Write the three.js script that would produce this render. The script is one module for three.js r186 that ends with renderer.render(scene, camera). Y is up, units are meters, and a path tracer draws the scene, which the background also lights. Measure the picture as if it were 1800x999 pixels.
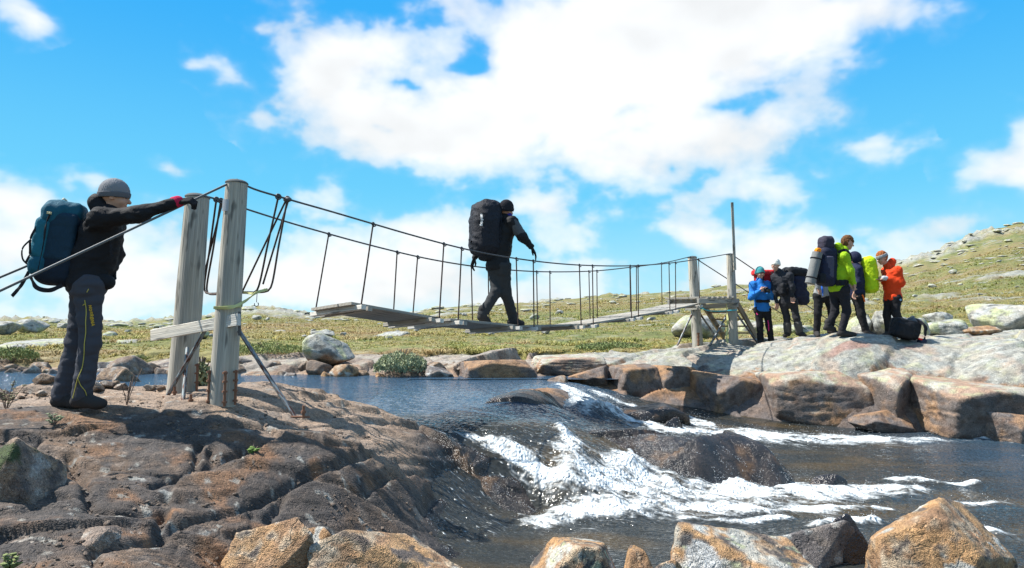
import * as THREE from 'three';
import { mergeGeometries, mergeVertices } from 'three/addons/utils/BufferGeometryUtils.js';

// ---------- camera, sky, sun, exposure ----------
const scene = new THREE.Scene();
const EYE = 1.75, F = 1200, PITCH = Math.atan(68.5 / 1200), CP = Math.cos(PITCH), SP = Math.sin(PITCH);
const EXPO = 2.0;
const camera = new THREE.PerspectiveCamera(2 * Math.atan(499.5 / F) * 180 / Math.PI, 1800 / 999, 0.05, 4000);
camera.position.set(0, EYE, 0);
camera.rotation.x = PITCH;
const renderer = new THREE.WebGLRenderer({ antialias: true });
renderer.toneMapping = THREE.LinearToneMapping;
renderer.toneMappingExposure = EXPO;
renderer.shadowMap.enabled = true;
const sun = new THREE.DirectionalLight(new THREE.Color(1, 0.955, 0.88), 5);
sun.position.set(-0.72 * 60, 1.0 * 60, -0.1 * 60 - 10);
sun.target.position.set(0, 0, -10);
sun.castShadow = true;
sun.shadow.mapSize.set(4096, 4096);
Object.assign(sun.shadow.camera, { left: -40, right: 40, top: 40, bottom: -40, near: 1, far: 200 });
scene.add(sun, sun.target);

function rng(seed) { let a = seed >>> 0; return () => { a = (a + 0x6D2B79F5) | 0; let t = Math.imul(a ^ (a >>> 15), 1 | a); t = (t + Math.imul(t ^ (t >>> 7), 61 | t)) ^ t; return ((t ^ (t >>> 14)) >>> 0) / 4294967296; }; }
function perm(seed) { const r = rng(seed), p = [...Array(256).keys()]; for (let i = 255; i > 0; i--) { const j = Math.floor(r() * (i + 1)); [p[i], p[j]] = [p[j], p[i]]; } return Uint8Array.from([...p, ...p]); }
const PM = perm(1234), GX = new Float64Array(512), GY = new Float64Array(512), GZ = new Float64Array(512);
{ const E = [[1, 1, 0], [-1, 1, 0], [1, -1, 0], [-1, -1, 0], [1, 0, 1], [-1, 0, 1], [1, 0, -1], [-1, 0, -1], [0, 1, 1], [0, -1, 1], [0, 1, -1], [0, -1, -1], [1, 1, 0], [0, -1, 1], [-1, 1, 0], [0, -1, -1]]; for (let i = 0; i < 512; i++) { const e = E[PM[i] & 15]; GX[i] = e[0]; GY[i] = e[1]; GZ[i] = e[2]; } }
function N3(x, y, z) { // gradient noise
  const xf = Math.floor(x), yf = Math.floor(y), zf = Math.floor(z), X = xf & 255, Y = yf & 255, Z = zf & 255;
  x -= xf; y -= yf; z -= zf;
  const u = x * x * x * (x * (x * 6 - 15) + 10), v = y * y * y * (y * (y * 6 - 15) + 10), w = z * z * z * (z * (z * 6 - 15) + 10), x1 = x - 1, y1 = y - 1, z1 = z - 1;
  const A = PM[X] + Y, B = PM[X + 1] + Y, AA = PM[A & 511] + Z, AB = PM[(A + 1) & 511] + Z, BA = PM[B & 511] + Z, BB = PM[(B + 1) & 511] + Z;
  const a = GX[AA] * x + GY[AA] * y + GZ[AA] * z, b = GX[BA] * x1 + GY[BA] * y + GZ[BA] * z, c = GX[AB] * x + GY[AB] * y1 + GZ[AB] * z, d = GX[BB] * x1 + GY[BB] * y1 + GZ[BB] * z;
  const e = GX[AA + 1] * x + GY[AA + 1] * y + GZ[AA + 1] * z1, f = GX[BA + 1] * x1 + GY[BA + 1] * y + GZ[BA + 1] * z1, g = GX[AB + 1] * x + GY[AB + 1] * y1 + GZ[AB + 1] * z1, h = GX[BB + 1] * x1 + GY[BB + 1] * y1 + GZ[BB + 1] * z1;
  const p = a + u * (b - a), q = c + u * (d - c), r = e + u * (f - e), s = g + u * (h - g), m = p + v * (q - p), n = r + v * (s - r);
  return m + w * (n - m);
}
const clamp = (x, a = 0, b = 1) => Math.min(b, Math.max(a, x));
const ss = (a, b, x) => { const t = clamp((x - a) / (b - a)); return t * t * (3 - 2 * t); };
const lerp = (a, b, t) => a + (b - a) * t;
const mix3 = (a, b, t) => [lerp(a[0], b[0], t), lerp(a[1], b[1], t), lerp(a[2], b[2], t)];
function fbm(x, y, z, o = 4) { let s = 0, a = 1, n = 0; for (let i = 0; i < o; i++) { s += a * N3(x, y, z); n += a; a *= 0.5; x = x * 2.03 + 11.3; y = y * 2.03 + 5.7; z = z * 2.03 + 3.1; } return s / n; }
function ridge(x, y, z, o = 4) { let s = 0, a = 1, n = 0; for (let i = 0; i < o; i++) { s += a * (1 - 2 * Math.abs(N3(x, y, z))); n += a; a *= 0.5; x = x * 2.1 + 7.3; y = y * 2.1 + 1.7; z = z * 2.1 + 9.1; } return s / n; }

// survey helper: where a sight line from the photographer's stand (0, EYE, 0) meets the distance d; gives [x, y, d], d = metres into the scene (z = -d)
function at(px, py, d) { const u = (px - 900) / F, v = (499.5 - py) / F, k = d / (CP - v * SP); return [u * k, EYE + (v * CP + SP) * k, d]; }
const V = (a) => new THREE.Vector3(a[0], a[1], -a[2]);
const atV = (px, py, d) => V(at(px, py, d));

// the sky: blue air and fair-weather cumulus
{
  const W = 4096, H = 2048, data = new Float32Array(W * H * 4);
  const ang = (px, py) => { const v = at(px, py, 1), dx = v[0], dy = v[1] - EYE; return [Math.atan2(dx, 1), Math.atan2(dy, Math.hypot(dx, 1))]; };
  // cumulus: centre, half width, half height (degrees follow from these), weight
  const CL = [[640, 95, 165, 80, 1.1], [560, 130, 90, 60, .8], [690, 215, 190, 75, 1.1], [800, 265, 190, 52, 1], [960, 190, 230, 125, 1.3], [1010, 70, 240, 140, 1.4], [1200, 60, 280, 130, 1.3], [1370, 50, 200, 95, .9], [1500, 15, 150, 55, .7], [1240, 250, 190, 62, 1], [1350, 228, 100, 60, .9], [1120, 295, 110, 62, .8], [1310, 335, 140, 38, .75], [1180, 190, 120, 70, .8],
    [385, 108, 75, 38, .62], [345, 112, 50, 22, .5], [410, 140, 45, 25, .55], [470, 62, 42, 30, .5], [457, 212, 30, 44, .5], [306, 300, 48, 22, .6], [960, 360, 72, 44, .85], [1537, 258, 70, 34, .6], [1735, 300, 75, 45, .8], [1800, 225, 50, 50, .8], [1830, 300, 80, 70, 1], [25, 18, 75, 50, .75], [60, 35, 45, 35, .5], [15, 348, 95, 50, 1], [172, 318, 50, 20, .45],
    [60, 430, 200, 80, 1], [260, 450, 170, 80, .7], [250, 520, 300, 50, .7], [560, 350, 90, 40, .5], [590, 430, 160, 75, .75], [520, 500, 180, 60, .8], [760, 400, 110, 45, .85], [700, 480, 160, 60, .8], [800, 450, 120, 60, .8], [1000, 430, 110, 42, .7], [1060, 480, 150, 40, .7], [1190, 398, 85, 34, .75], [1220, 420, 60, 25, .6], [1370, 432, 130, 56, 1.05], [1330, 480, 140, 50, .9], [1590, 425, 90, 34, .65], [1680, 395, 80, 24, .5], [1600, 470, 200, 40, .7],
    [120, 565, 300, 26, .7], [900, 530, 300, 40, .7]].map(([x, y, w, h, k]) => { const [a, e] = ang(x, y), [a2] = ang(x + w, y), [, e2] = ang(x, y - h); return [a, e, a2 - a, e2 - e, k * .92]; });
  const HOLES = [[845, 92, 40, 46, .8], [825, 118, 55, 16, .7], [715, 152, 30, 12, .5], [680, 228, 28, 14, .7], [1285, 192, 80, 20, .75], [1080, 196, 60, 12, .55], [1180, 295, 20, 12, .5]].map(([x, y, w, h, k]) => { const [a, e] = ang(x, y), [a2] = ang(x + w, y), [, e2] = ang(x, y - h); return [a, e, a2 - a, e2 - e, k]; });
  const field = (a, e) => {
    let b = -0.75;
    const wa = a + 0.012 * N3(a * 22, e * 22, 4.2), we = e + 0.012 * N3(a * 22, e * 22, 9.2);
    let sum = 0;
    for (const [ca, ce, ra, re, k] of CL) { const da = (wa - ca) / ra, de = (we - ce) / re, q = da * da + de * de; if (q < 4) sum += k * Math.exp(-q * 1.5); }
    for (const [ca, ce, ra, re, k] of HOLES) { const da = (wa - ca) / ra, de = (we - ce) / re, q = da * da + de * de; if (q < 5) sum -= k * Math.exp(-q * 1.1); }
    // beyond the surveyed part of the sky the same kind of cloud goes on
    const out = ss(0.68, 0.95, Math.abs(a)) + ss(0.43, 0.62, e);
    if (out > 0) sum = lerp(sum, 0.42 + 1.1 * fbm(Math.sin(a) * 3.1, e * 5.5, Math.cos(a) * 3.1, 3), Math.min(1, out));
    return sum;
  };
  const cw = 1024, ch = 512, coarse = new Float32Array(cw * ch);
  for (let j = 0; j < ch; j++) for (let i = 0; i < cw; i++) coarse[j * cw + i] = field((i / cw - 0.25) * 2 * Math.PI > Math.PI ? (i / cw - 1.25) * 2 * Math.PI : (i / cw - 0.25) * 2 * Math.PI, ((j + .5) / ch - 0.5) * Math.PI);
  const cs = (u, v) => { const x = u * cw, y = clamp(v * ch - .5, 0, ch - 1.01), x0 = Math.floor(x), y0 = Math.floor(y), fx = x - x0, fy = y - y0, g = (a, b) => coarse[Math.min(ch - 1, b) * cw + ((a % cw) + cw) % cw]; return lerp(lerp(g(x0, y0), g(x0 + 1, y0), fx), lerp(g(x0, y0 + 1), g(x0 + 1, y0 + 1), fx), fy); };
  for (let j = 0; j < H; j++) {
    const e = ((j + .5) / H - .5) * Math.PI, se = Math.sin(e), ce = Math.cos(e), el = Math.max(0, e);
    const t = ss(0, 0.2, el), t1 = ss(0.1, 0.46, el), t2 = ss(0.4, 1.3, el);
    const air = mix3(mix3(mix3([0.50, 0.88, 1.02], [0.18, 0.68, 1.0], t), [0.045, 0.44, 0.97], t1), [0.02, 0.28, 0.78], t2);
    for (let i = 0; i < W; i++) {
      const u = (i + .5) / W, o = (j * W + i) * 4;
      if (e < -0.03) { data[o] = .2; data[o + 1] = .2; data[o + 2] = .18; data[o + 3] = 1; continue; }
      const a = (u - .25) * 2 * Math.PI, x = ce * Math.sin(a), z = ce * Math.cos(a);
      const c = cs(u, (j + .5) / H);
      let al = 0, shade = 1;
      if (c > 0.02) {
        const seen = z > .6 && e < .55, w1 = N3(x * 14, se * 18, z * 14 + 7) * .02, n = fbm((x + w1) * 10, (se - w1) * 15, z * 10, seen ? 6 : 3), n2 = seen ? fbm(x * 42 + 9, se * 60, z * 42, 3) : 0;
        const f = c + 1.1 * n * (0.7 + 0.3 * Math.min(1, c)) + 0.26 * n2;
        al = clamp(.3 * ss(0.3, 0.6, f) + .7 * ss(0.06, 1.3, f));
        shade = 1.03 - .12 * ss(-.1, .35, fbm(x * 6 + 3, se * 11, z * 6, seen ? 3 : 1)) + .03 * n2;
      }
      const cl = [shade * .985, shade, shade * 1.005];
      for (let k = 0; k < 3; k++) data[o + k] = lerp(air[k], cl[k] * 1.03, al * 0.97) / EXPO;
      data[o + 3] = 1;
    }
  }
  const t = new THREE.DataTexture(data, W, H, THREE.RGBAFormat, THREE.FloatType);
  t.mapping = THREE.EquirectangularReflectionMapping; t.magFilter = t.minFilter = THREE.LinearFilter; t.wrapS = THREE.RepeatWrapping; t.needsUpdate = true;
  scene.background = t; scene.environment = t;
}

// ---------- bookkeeping ----------
const taken = {};
const numbered = (n) => { const k = taken[n] = (taken[n] ?? -1) + 1; return k ? n + '_' + String(k).padStart(3, '0') : n; };
function mesh(name, geo, mat, parent) { const m = new THREE.Mesh(geo, mat); m.name = parent ? name : numbered(name); m.castShadow = m.receiveShadow = true; (parent ?? scene).add(m); return m; }
function tag(o, label, category, group) { o.userData.label = label; o.userData.category = category; if (group) o.userData.group = group; return o; }
function setting(o, label) { o.userData.kind = 'structure'; if (label) o.userData.label = label; return o; }
function stuff(o, label, category) { o.userData.kind = 'stuff'; if (label) o.userData.label = label; if (category) o.userData.category = category; return o; }
function thing(name, label, category, pos = [0, 0, 0], group) { const g = new THREE.Group(); g.name = numbered(name); g.position.set(...pos); scene.add(g); return tag(g, label, category, group); }

// ---------- textures ----------
const PT = perm(77), GC = new Float64Array(256), GS = new Float64Array(256); for (let i = 0; i < 256; i++) { GC[i] = Math.cos(i * .02454369); GS[i] = Math.sin(i * .02454369); }
function pn(x, y, per) { // periodic gradient noise
  const xi = Math.floor(x), yi = Math.floor(y), fx = x - xi, fy = y - yi, u = fx * fx * fx * (fx * (fx * 6 - 15) + 10), v = fy * fy * fy * (fy * (fy * 6 - 15) + 10);
  const g = (i, j, dx, dy) => { const h = PT[(PT[((i % per) + per) % per & 255] + ((j % per) + per) % per) & 255]; return GC[h] * dx + GS[h] * dy; };
  return 1.5 * lerp(lerp(g(xi, yi, fx, fy), g(xi + 1, yi, fx - 1, fy), u), lerp(g(xi, yi + 1, fx, fy - 1), g(xi + 1, yi + 1, fx - 1, fy - 1), u), v);
}
function pfbm(u, v, f, o) { let s = 0, a = 1, n = 0; for (let i = 0; i < o; i++) { s += a * pn(u * f, v * f, f); n += a; a *= .55; f *= 2; } return s / n; }
function tex(w, h, fn, srgb) {
  const d = new Uint8Array(w * h * 4);
  for (let j = 0; j < h; j++) for (let i = 0; i < w; i++) { const c = fn((i + .5) / w, (j + .5) / h, i, j), o = (j * w + i) * 4; if (typeof c === 'number') d[o] = d[o + 1] = d[o + 2] = clamp(c) * 255; else { d[o] = clamp(c[0]) * 255; d[o + 1] = clamp(c[1]) * 255; d[o + 2] = clamp(c[2]) * 255; } d[o + 3] = c.length > 3 ? clamp(c[3]) * 255 : 255; }
  const t = new THREE.DataTexture(d, w, h); t.wrapS = t.wrapT = THREE.RepeatWrapping; t.magFilter = THREE.LinearFilter; t.minFilter = THREE.LinearMipmapLinearFilter; t.generateMipmaps = true; if (srgb) t.colorSpace = THREE.SRGBColorSpace; t.needsUpdate = true; return t;
}
const rep = (t, x, y = x) => { const c = t.clone(); c.repeat.set(x, y); c.needsUpdate = true; return c; };
const rr = rng(5), SPECK = [...Array(900)].map(() => [rr(), rr(), .0015 + .006 * rr() * rr(), rr()]);
const speckGrid = new Float32Array(1024 * 1024);
for (const [x, y, r, k] of SPECK) { const R = Math.ceil(r * 1024) + 1; for (let j = -R; j <= R; j++) for (let i = -R; i <= R; i++) { const q = Math.hypot(i, j) / (r * 1024) + .5 * pn((x * 1024 + i) / 9, (y * 1024 + j) / 9, 128); if (q < 1) { const o = (((Math.floor(y * 1024) + j) + 2048) % 1024) * 1024 + ((Math.floor(x * 1024) + i) + 2048) % 1024; speckGrid[o] = k < .7 ? 1 : -1; } } }
const grainH = (u, v) => .5 + .34 * pfbm(u, v, 8, 6) + .16 * (1 - 2 * Math.abs(pfbm(u + .3, v + .7, 12, 4)));
const rockMap = tex(1024, 1024, (u, v, i, j) => {
  const h = grainH(u, v), f = pn(u * 230, v * 230, 230), s = speckGrid[j * 1024 + i], c = .70 + .6 * (h - .5) + .19 * f + .14 * pn(u * 90, v * 90, 90), w = pfbm(u + .5, v, 5, 3);
  const k = s > 0 ? .98 : s < 0 ? .42 : c;
  return [k * (1 + .05 * w), k, k * (1 - .06 * w)];
}, true);
const rockBump = tex(1024, 1024, (u, v) => grainH(u, v) + .08 * pn(u * 230, v * 230, 230) - .12 * ss(.86, 1, 1 - Math.abs(2.2 * pfbm(u, v + .4, 5, 4))));
const woodMap = tex(512, 1024, (u, v) => { const g = pfbm(u * 1 + .03 * pn(u * 6, v * 3, 6), v * .06, 48, 3), k = pn(u * 140, v * 5, 140), st = pfbm(u + .2, v * .5, 4, 4), c = .80 + .13 * g + .09 * k + .16 * st - .26 * ss(.18, .42, pfbm(u, v, 6, 3)) - .4 * ss(.66, .82, pn(u * 34, v * 2, 34) + .3 * pn(u * 34, v * 9, 34)); return [c * (1 + .05 * st), c * .985, c * (.955 - .06 * st)]; }, true);
const woodBump = tex(512, 1024, (u, v) => .5 + .3 * pn(u * 90, v * 4, 90) + .25 * pfbm(u, v * .08, 40, 2) - .5 * ss(.62, .8, pn(u * 34, v * 2, 34) + .3 * pn(u * 34, v * 9, 34)));
const clothBump = tex(512, 512, (u, v) => .5 + .33 * pfbm(u, v, 5, 4) + .2 * (1 - 2 * Math.abs(pfbm(u + .2, v + .5, 4, 3))) + .05 * Math.sin(u * 512 * 1.5) * Math.sin(v * 512 * 1.5));
const rustMap = tex(256, 512, (u, v) => { const n = pfbm(u, v, 8, 5), r = ss(-.1, .25, n); return mix3([.52, .55, .56], [.34, .17, .10], r); }, true);
const std = (o) => new THREE.MeshStandardMaterial(o);
const lin = (r, g, b) => new THREE.Color().setRGB(r, g, b);
const rockMat = std({ vertexColors: true, map: rockMap, bumpMap: rockBump, bumpScale: .045, roughness: .9 });
const rockFarMat = std({ vertexColors: true, map: rockMap, bumpMap: rockBump, bumpScale: .03, roughness: .95 });
const wetMat = std({ vertexColors: true, map: rockMap, bumpMap: rockBump, bumpScale: .022, roughness: .24 });
// ---------- the lie of the land: levelled points [x, y, d] joined by a thin-plate surface ----------
function plate(pts, soft = 0) {
  const n = pts.length, m = n + 3, A = [...Array(m)].map(() => new Float64Array(m + 1)), U = (r2) => r2 < 1e-9 ? 0 : r2 * Math.log(r2);
  for (let i = 0; i < n; i++) { for (let j = 0; j < n; j++) A[i][j] = U((pts[i][0] - pts[j][0]) ** 2 + (pts[i][2] - pts[j][2]) ** 2); A[i][i] += soft; A[i][n] = A[n][i] = 1; A[i][n + 1] = A[n + 1][i] = pts[i][0]; A[i][n + 2] = A[n + 2][i] = pts[i][2]; A[i][m] = pts[i][1]; }
  for (let c = 0; c < m; c++) { let p = c; for (let r = c + 1; r < m; r++) if (Math.abs(A[r][c]) > Math.abs(A[p][c])) p = r; [A[c], A[p]] = [A[p], A[c]]; for (let r = c + 1; r < m; r++) { const f = A[r][c] / A[c][c]; if (f) for (let k = c; k <= m; k++) A[r][k] -= f * A[c][k]; } }
  const w = new Float64Array(m); for (let r = m - 1; r >= 0; r--) { let s = A[r][m]; for (let k = r + 1; k < m; k++) s -= A[r][k] * w[k]; w[r] = s / A[r][r]; }
  return (x, d) => { let s = w[n] + w[n + 1] * x + w[n + 2] * d; for (let i = 0; i < n; i++) s += w[i] * U((pts[i][0] - x) ** 2 + (pts[i][2] - d) ** 2); return s; };
}
function sampled(fn, x0, x1, d0, d1, step) { // the same surface read from a fine table
  const nx = Math.ceil((x1 - x0) / step) + 1, nd = Math.ceil((d1 - d0) / step) + 1, T = new Float32Array(nx * nd);
  for (let j = 0; j < nd; j++) for (let i = 0; i < nx; i++) T[j * nx + i] = fn(x0 + i * step, d0 + j * step);
  const cub = (a, b, c, e, t) => b + .5 * t * (c - a + t * (2 * a - 5 * b + 4 * c - e + t * (3 * (b - c) + e - a)));
  return (x, d) => { const fx = clamp((x - x0) / step, 1, nx - 3.001), fd = clamp((d - d0) / step, 1, nd - 3.001), i = Math.floor(fx), j = Math.floor(fd), tx = fx - i, td = fd - j, row = (k) => { const o = (j + k) * nx + i; return cub(T[o - 1], T[o], T[o + 1], T[o + 2], tx); }; return cub(row(-1), row(0), row(1), row(2), td); };
}
const T = (px, d, y) => [(px - 900) / F * d, y, d];
const LAND = [
  // left rock
  [390, 712, 5.8], [318, 697, 6.35], [140, 722, 5.45], [30, 718, 5.6], [200, 694, 6.7], [0, 692, 6.8], [100, 692, 7.0], [0, 999, 3.15], [300, 999, 3.35], [150, 900, 3.85], [300, 850, 4.4], [300, 780, 5.0], [60, 790, 4.65], [450, 800, 5.0], [600, 800, 5.35], [600, 850, 5.0], [600, 905, 4.75], [450, 900, 4.45], [740, 850, 5.85], [720, 905, 5.35], [810, 860, 6.3], [780, 792, 6.4], [700, 745, 6.4], [742, 750, 6.95], [820, 800, 6.65], [890, 846, 6.55], [935, 868, 6.55], [600, 702, 6.8], [500, 690, 7.0], [430, 692, 6.9], [520, 738, 5.95], [450, 740, 5.6], [-150, 800, 4.4], [-150, 720, 5.6],
  // ridge of wet rock in the stream
  [870, 726, 8.5], [1000, 744, 8.3], [1100, 750, 8.1], [1200, 762, 7.9], [1300, 782, 7.7], [1365, 806, 7.5], [940, 790, 7.3], [1110, 795, 7.5], [1230, 805, 7.3],
  // right bank
  [1290, 603, 14.7], [1226, 607, 15.3], [1345, 603, 14.6], [1390, 600, 14.8], [1450, 596, 13.3], [1490, 599, 12.3], [1600, 599, 12.5], [1700, 602, 12.6], [1800, 598, 13], [1400, 640, 12.3], [1500, 650, 11.7], [1400, 685, 11.9], [1600, 640, 11.7], [1610, 700, 11.2], [1700, 650, 11.2], [1700, 700, 10.8], [1790, 655, 10.6], [1200, 632, 13.8], [1210, 660, 13.2], [1290, 655, 12.9], [1300, 700, 12.3], [1060, 640, 14.2], [1060, 662, 13.4], [1130, 668, 13.0], [900, 642, 14.0], [760, 644, 14.2], [650, 650, 14.4], [550, 655, 14.2], [420, 650, 14.5], [300, 645, 15], [200, 640, 15.5], [0, 640, 15.5], [-150, 640, 15.5], [1000, 612, 16.5], [1150, 606, 16.5], [700, 603, 18], [300, 604, 19], [0, 604, 19], [1300, 598, 17], [1500, 590, 16], [1700, 590, 16], [1850, 586, 16],
].map((p) => at(...p)).concat([
  // beds and feet
  T(450, 3.6, .25), T(600, 3.7, .15), T(760, 4.3, .0), T(700, 4.75, .12), T(790, 5.7, .05), T(884, 6.15, .03), T(1000, 6.2, -.05), T(930, 5.6, -.14), T(870, 5.3, -.12), T(850, 4.5, -.15), T(900, 4.9, -.15), T(800, 3.6, -.02), T(990, 5.2, -.1), T(1060, 5.6, -.12), T(720, 3.3, .08), T(850, 3.3, -.2), T(600, 2.8, .1), T(900, 3.6, -.2), T(1200, 3.6, -.12), T(1500, 3.8, -.15), T(1750, 3.6, -.1), T(1000, 2.4, .1), T(1700, 2.4, .1), T(300, 2.0, .45), T(-200, 2.0, .5),
  T(1100, 5.5, -.4), T(1400, 6, -.5), T(1700, 6, -.5), T(1950, 7, -.5), T(1550, 8, -.5), T(1750, 9, -.5), T(1450, 10, -.4), T(1620, 9.8, -.4), T(1300, 10.6, -.25), T(1150, 6.4, -.3), T(1420, 7.4, -.2),
  T(1000, 6.6, -.05), T(1150, 7.0, -.1), T(1290, 7.1, -.1), T(1060, 10, .0), T(1130, 10, -.05), T(1220, 9.6, -.15), T(1300, 9.2, -.25), T(780, 7.3, .58), T(850, 7.7, .6), T(900, 8.2, .6),
  T(700, 9, .3), T(850, 10.2, .35), T(600, 10, .2), T(300, 10, .2), T(0, 10, .2), T(950, 11.4, .4), T(500, 12, .3), T(200, 12.5, .3), T(-200, 10, .3), T(-200, 13, .3), T(915, 9.6, .715), T(965, 9.7, .64), T(985, 10.5, .62), T(1012, 11.3, .55), T(1000, 9.6, .35),
  T(500, 7.9, .6), T(300, 8.0, .6), T(50, 8.0, .6), T(-150, 8, .6), T(640, 7.8, .6),
  T(900, 13.1, .55), T(700, 13.3, .55), T(500, 13.5, .5), T(300, 14, .5), T(100, 14.4, .5), T(1050, 12.5, .4), T(1150, 12.2, .1), T(1250, 11.9, .0), T(1350, 11.6, -.1), T(1450, 11.4, -.1), T(1550, 11.0, -.1), T(1650, 10.7, -.1), T(1750, 10.3, -.1), T(1850, 9.8, -.1),
  [9, -.5, 8], [12, -.5, 8], [14, -.5, 5], [10, -.5, 4], [12, .9, 10.8], [14, 1.2, 11.5], [14.5, -.1, 9.6], [10, -.1, 9.2], [-15, .3, 10], [-15, .9, 7], [-14, .8, 15.5], T(1800, 21, 1.75), T(1400, 22, 1.65), T(900, 22, 1.4), T(400, 24, 1.25), T(0, 24, 1.2),
]);
const nearLand = sampled(plate(LAND, .004), -16, 15, 1, 24, .12);
// the moor and the hill beyond: skyline as surveyed (bearing, row), standing some 60 to 110 m off
const SKY = [[-600, 562], [0, 565], [60, 561], [140, 566], [250, 568], [330, 560], [400, 552], [450, 543], [500, 547], [560, 552], [640, 553], [720, 548], [780, 540], [840, 536], [920, 533], [1000, 526], [1070, 520], [1200, 513], [1310, 501], [1400, 492], [1500, 478], [1580, 466], [1640, 448], [1680, 430], [1720, 412], [1760, 400], [1800, 393], [1900, 385], [2100, 395], [2600, 430]];
const skyRow = (px) => { let i = 0; while (i < SKY.length - 2 && SKY[i + 1][0] < px) i++; const [a, ya] = SKY[i], [b, yb] = SKY[i + 1], t = clamp((px - a) / (b - a)); return lerp(ya, yb, t * t * (3 - 2 * t)); };
const hillAt = (x, d) => ss(1420, 1700, 900 + F * x / d);
function moor(x, d) {
  const px = 900 + F * x / Math.max(6, d), D = lerp(lerp(120, 78, ss(300, 1000, px)), 95, ss(1450, 1750, px)), top = EYE + (567.5 - skyRow(px)) / F * D;
  const base = lerp(1.25, 1.55, ss(900, 1500, px)), t = clamp((d - 17) / (D - 17)), pw = lerp(1.0, 1.12, ss(1400, 1700, px));
  let y = base + (top - base) * Math.pow(t, pw);
  if (d > D) y = top - (d - D) * .035;
  const k = ss(16, 40, d);
  y += k * (.22 * fbm(x * .09, d * .09, 3.3, 4) * Math.min(1.6, d / 40)) + .05 * ss(15, 20, d) * fbm(x * .7, d * .7, 8, 3);
  const cr = crag(x, d); if (cr > 0) y += cr * (.25 + .9 * ss(45, 90, d)) * (.5 + .5 * N3(x * .8, d * .8, 2) + .35 * N3(x * 2.3, d * 2.3, 5));
  return y;
}
function crag(x, d) { // bare rock showing through the turf
  if (d < 18) return 0;
  const h = hillAt(x, d) * ss(40, 75, d), n = fbm(x * .07 + 4, d * .11, 1.7, 4) + .3 * fbm(x * .35, d * .5, 6.1, 3);
  return ss(.24 - .15 * h, .36 - .13 * h, n);
}
const CRACKS = [
  [[287, 896], [282, 937]], [[160, 893], [200, 901], [257, 897], [287, 893]], [[280, 937], [350, 928], [407, 915], [450, 897], [500, 873], [540, 857], [590, 840], [650, 815]], [[163, 953], [273, 945], [282, 937]], [[267, 853], [343, 820], [400, 800], [440, 790]], [[348, 783], [342, 820]], [[370, 787], [376, 808]], [[163, 957], [187, 993]], [[741, 912], [759, 888], [780, 870]], [[500, 876], [470, 930]], [[120, 800], [150, 850], [160, 893]], [[640, 880], [690, 845], [745, 838]], [[520, 786], [570, 800], [622, 806]], [[430, 745], [500, 756], [590, 766]], [[450, 716], [520, 722]]
].map((l) => l.map(([px, py]) => { let d = 5; for (let i = 0; i < 40; i++) { const p = at(px, py, d); d = clamp(d + (p[1] - nearLand(p[0], d)) * 1.4, 2.4, 9); } const p = at(px, py, d); return [p[0], d]; }));
function crackDist(x, d) { let m = 9; for (const l of CRACKS) for (let i = 0; i + 1 < l.length; i++) { const [ax, ad] = l[i], [bx, bd] = l[i + 1], ex = bx - ax, ed = bd - ad, t = clamp(((x - ax) * ex + (d - ad) * ed) / (ex * ex + ed * ed)), q = (x - ax - t * ex) ** 2 + (d - ad - t * ed) ** 2; if (q < m) m = q; } return Math.sqrt(m); }
const hash2 = (i, j, k) => { let h = Math.imul(i, 374761393) ^ Math.imul(j, 668265263) ^ Math.imul(k, 974634773); h = Math.imul(h ^ (h >>> 13), 1274126177); return ((h ^ (h >>> 16)) >>> 0) / 4294967296; };
function blocks(x, y, jit, seed) { // jointed rock: [height of this block's tilted top, distance to the joint]
  const ix = Math.floor(x), iy = Math.floor(y); let f1 = 9, f2 = 9, A = [0, 0, 0, 0], B = A;
  for (let j = -1; j <= 1; j++) for (let i = -1; i <= 1; i++) { const a = ix + i, b = iy + j, px = a + .5 + (hash2(a, b, seed) - .5) * jit, py = b + .5 + (hash2(a, b, seed + 7) - .5) * jit, q = Math.max(Math.abs(x - px), Math.abs(y - py)) * .6 + Math.hypot(x - px, y - py) * .4; if (q < f1) { f2 = f1; B = A; f1 = q; A = [a, b, px, py]; } else if (q < f2) { f2 = q; B = [a, b, px, py]; } }
  const top = ([i, j, cx, cy]) => hash2(i, j, seed + 1) - .5 + 1.5 * (hash2(i, j, seed + 2) - .5) * (x - cx) + 1.5 * (hash2(i, j, seed + 3) - .5) * (y - cy), o1 = top(A), o2 = top(B), w = .5 + .5 * ss(0, .042, f2 - f1);
  return [o1 * w + o2 * (1 - w), f2 - f1];
}
const saw = (t) => { const f = t - Math.floor(t); return f < .76 ? f / .76 : (1 - f) / .24; };
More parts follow.
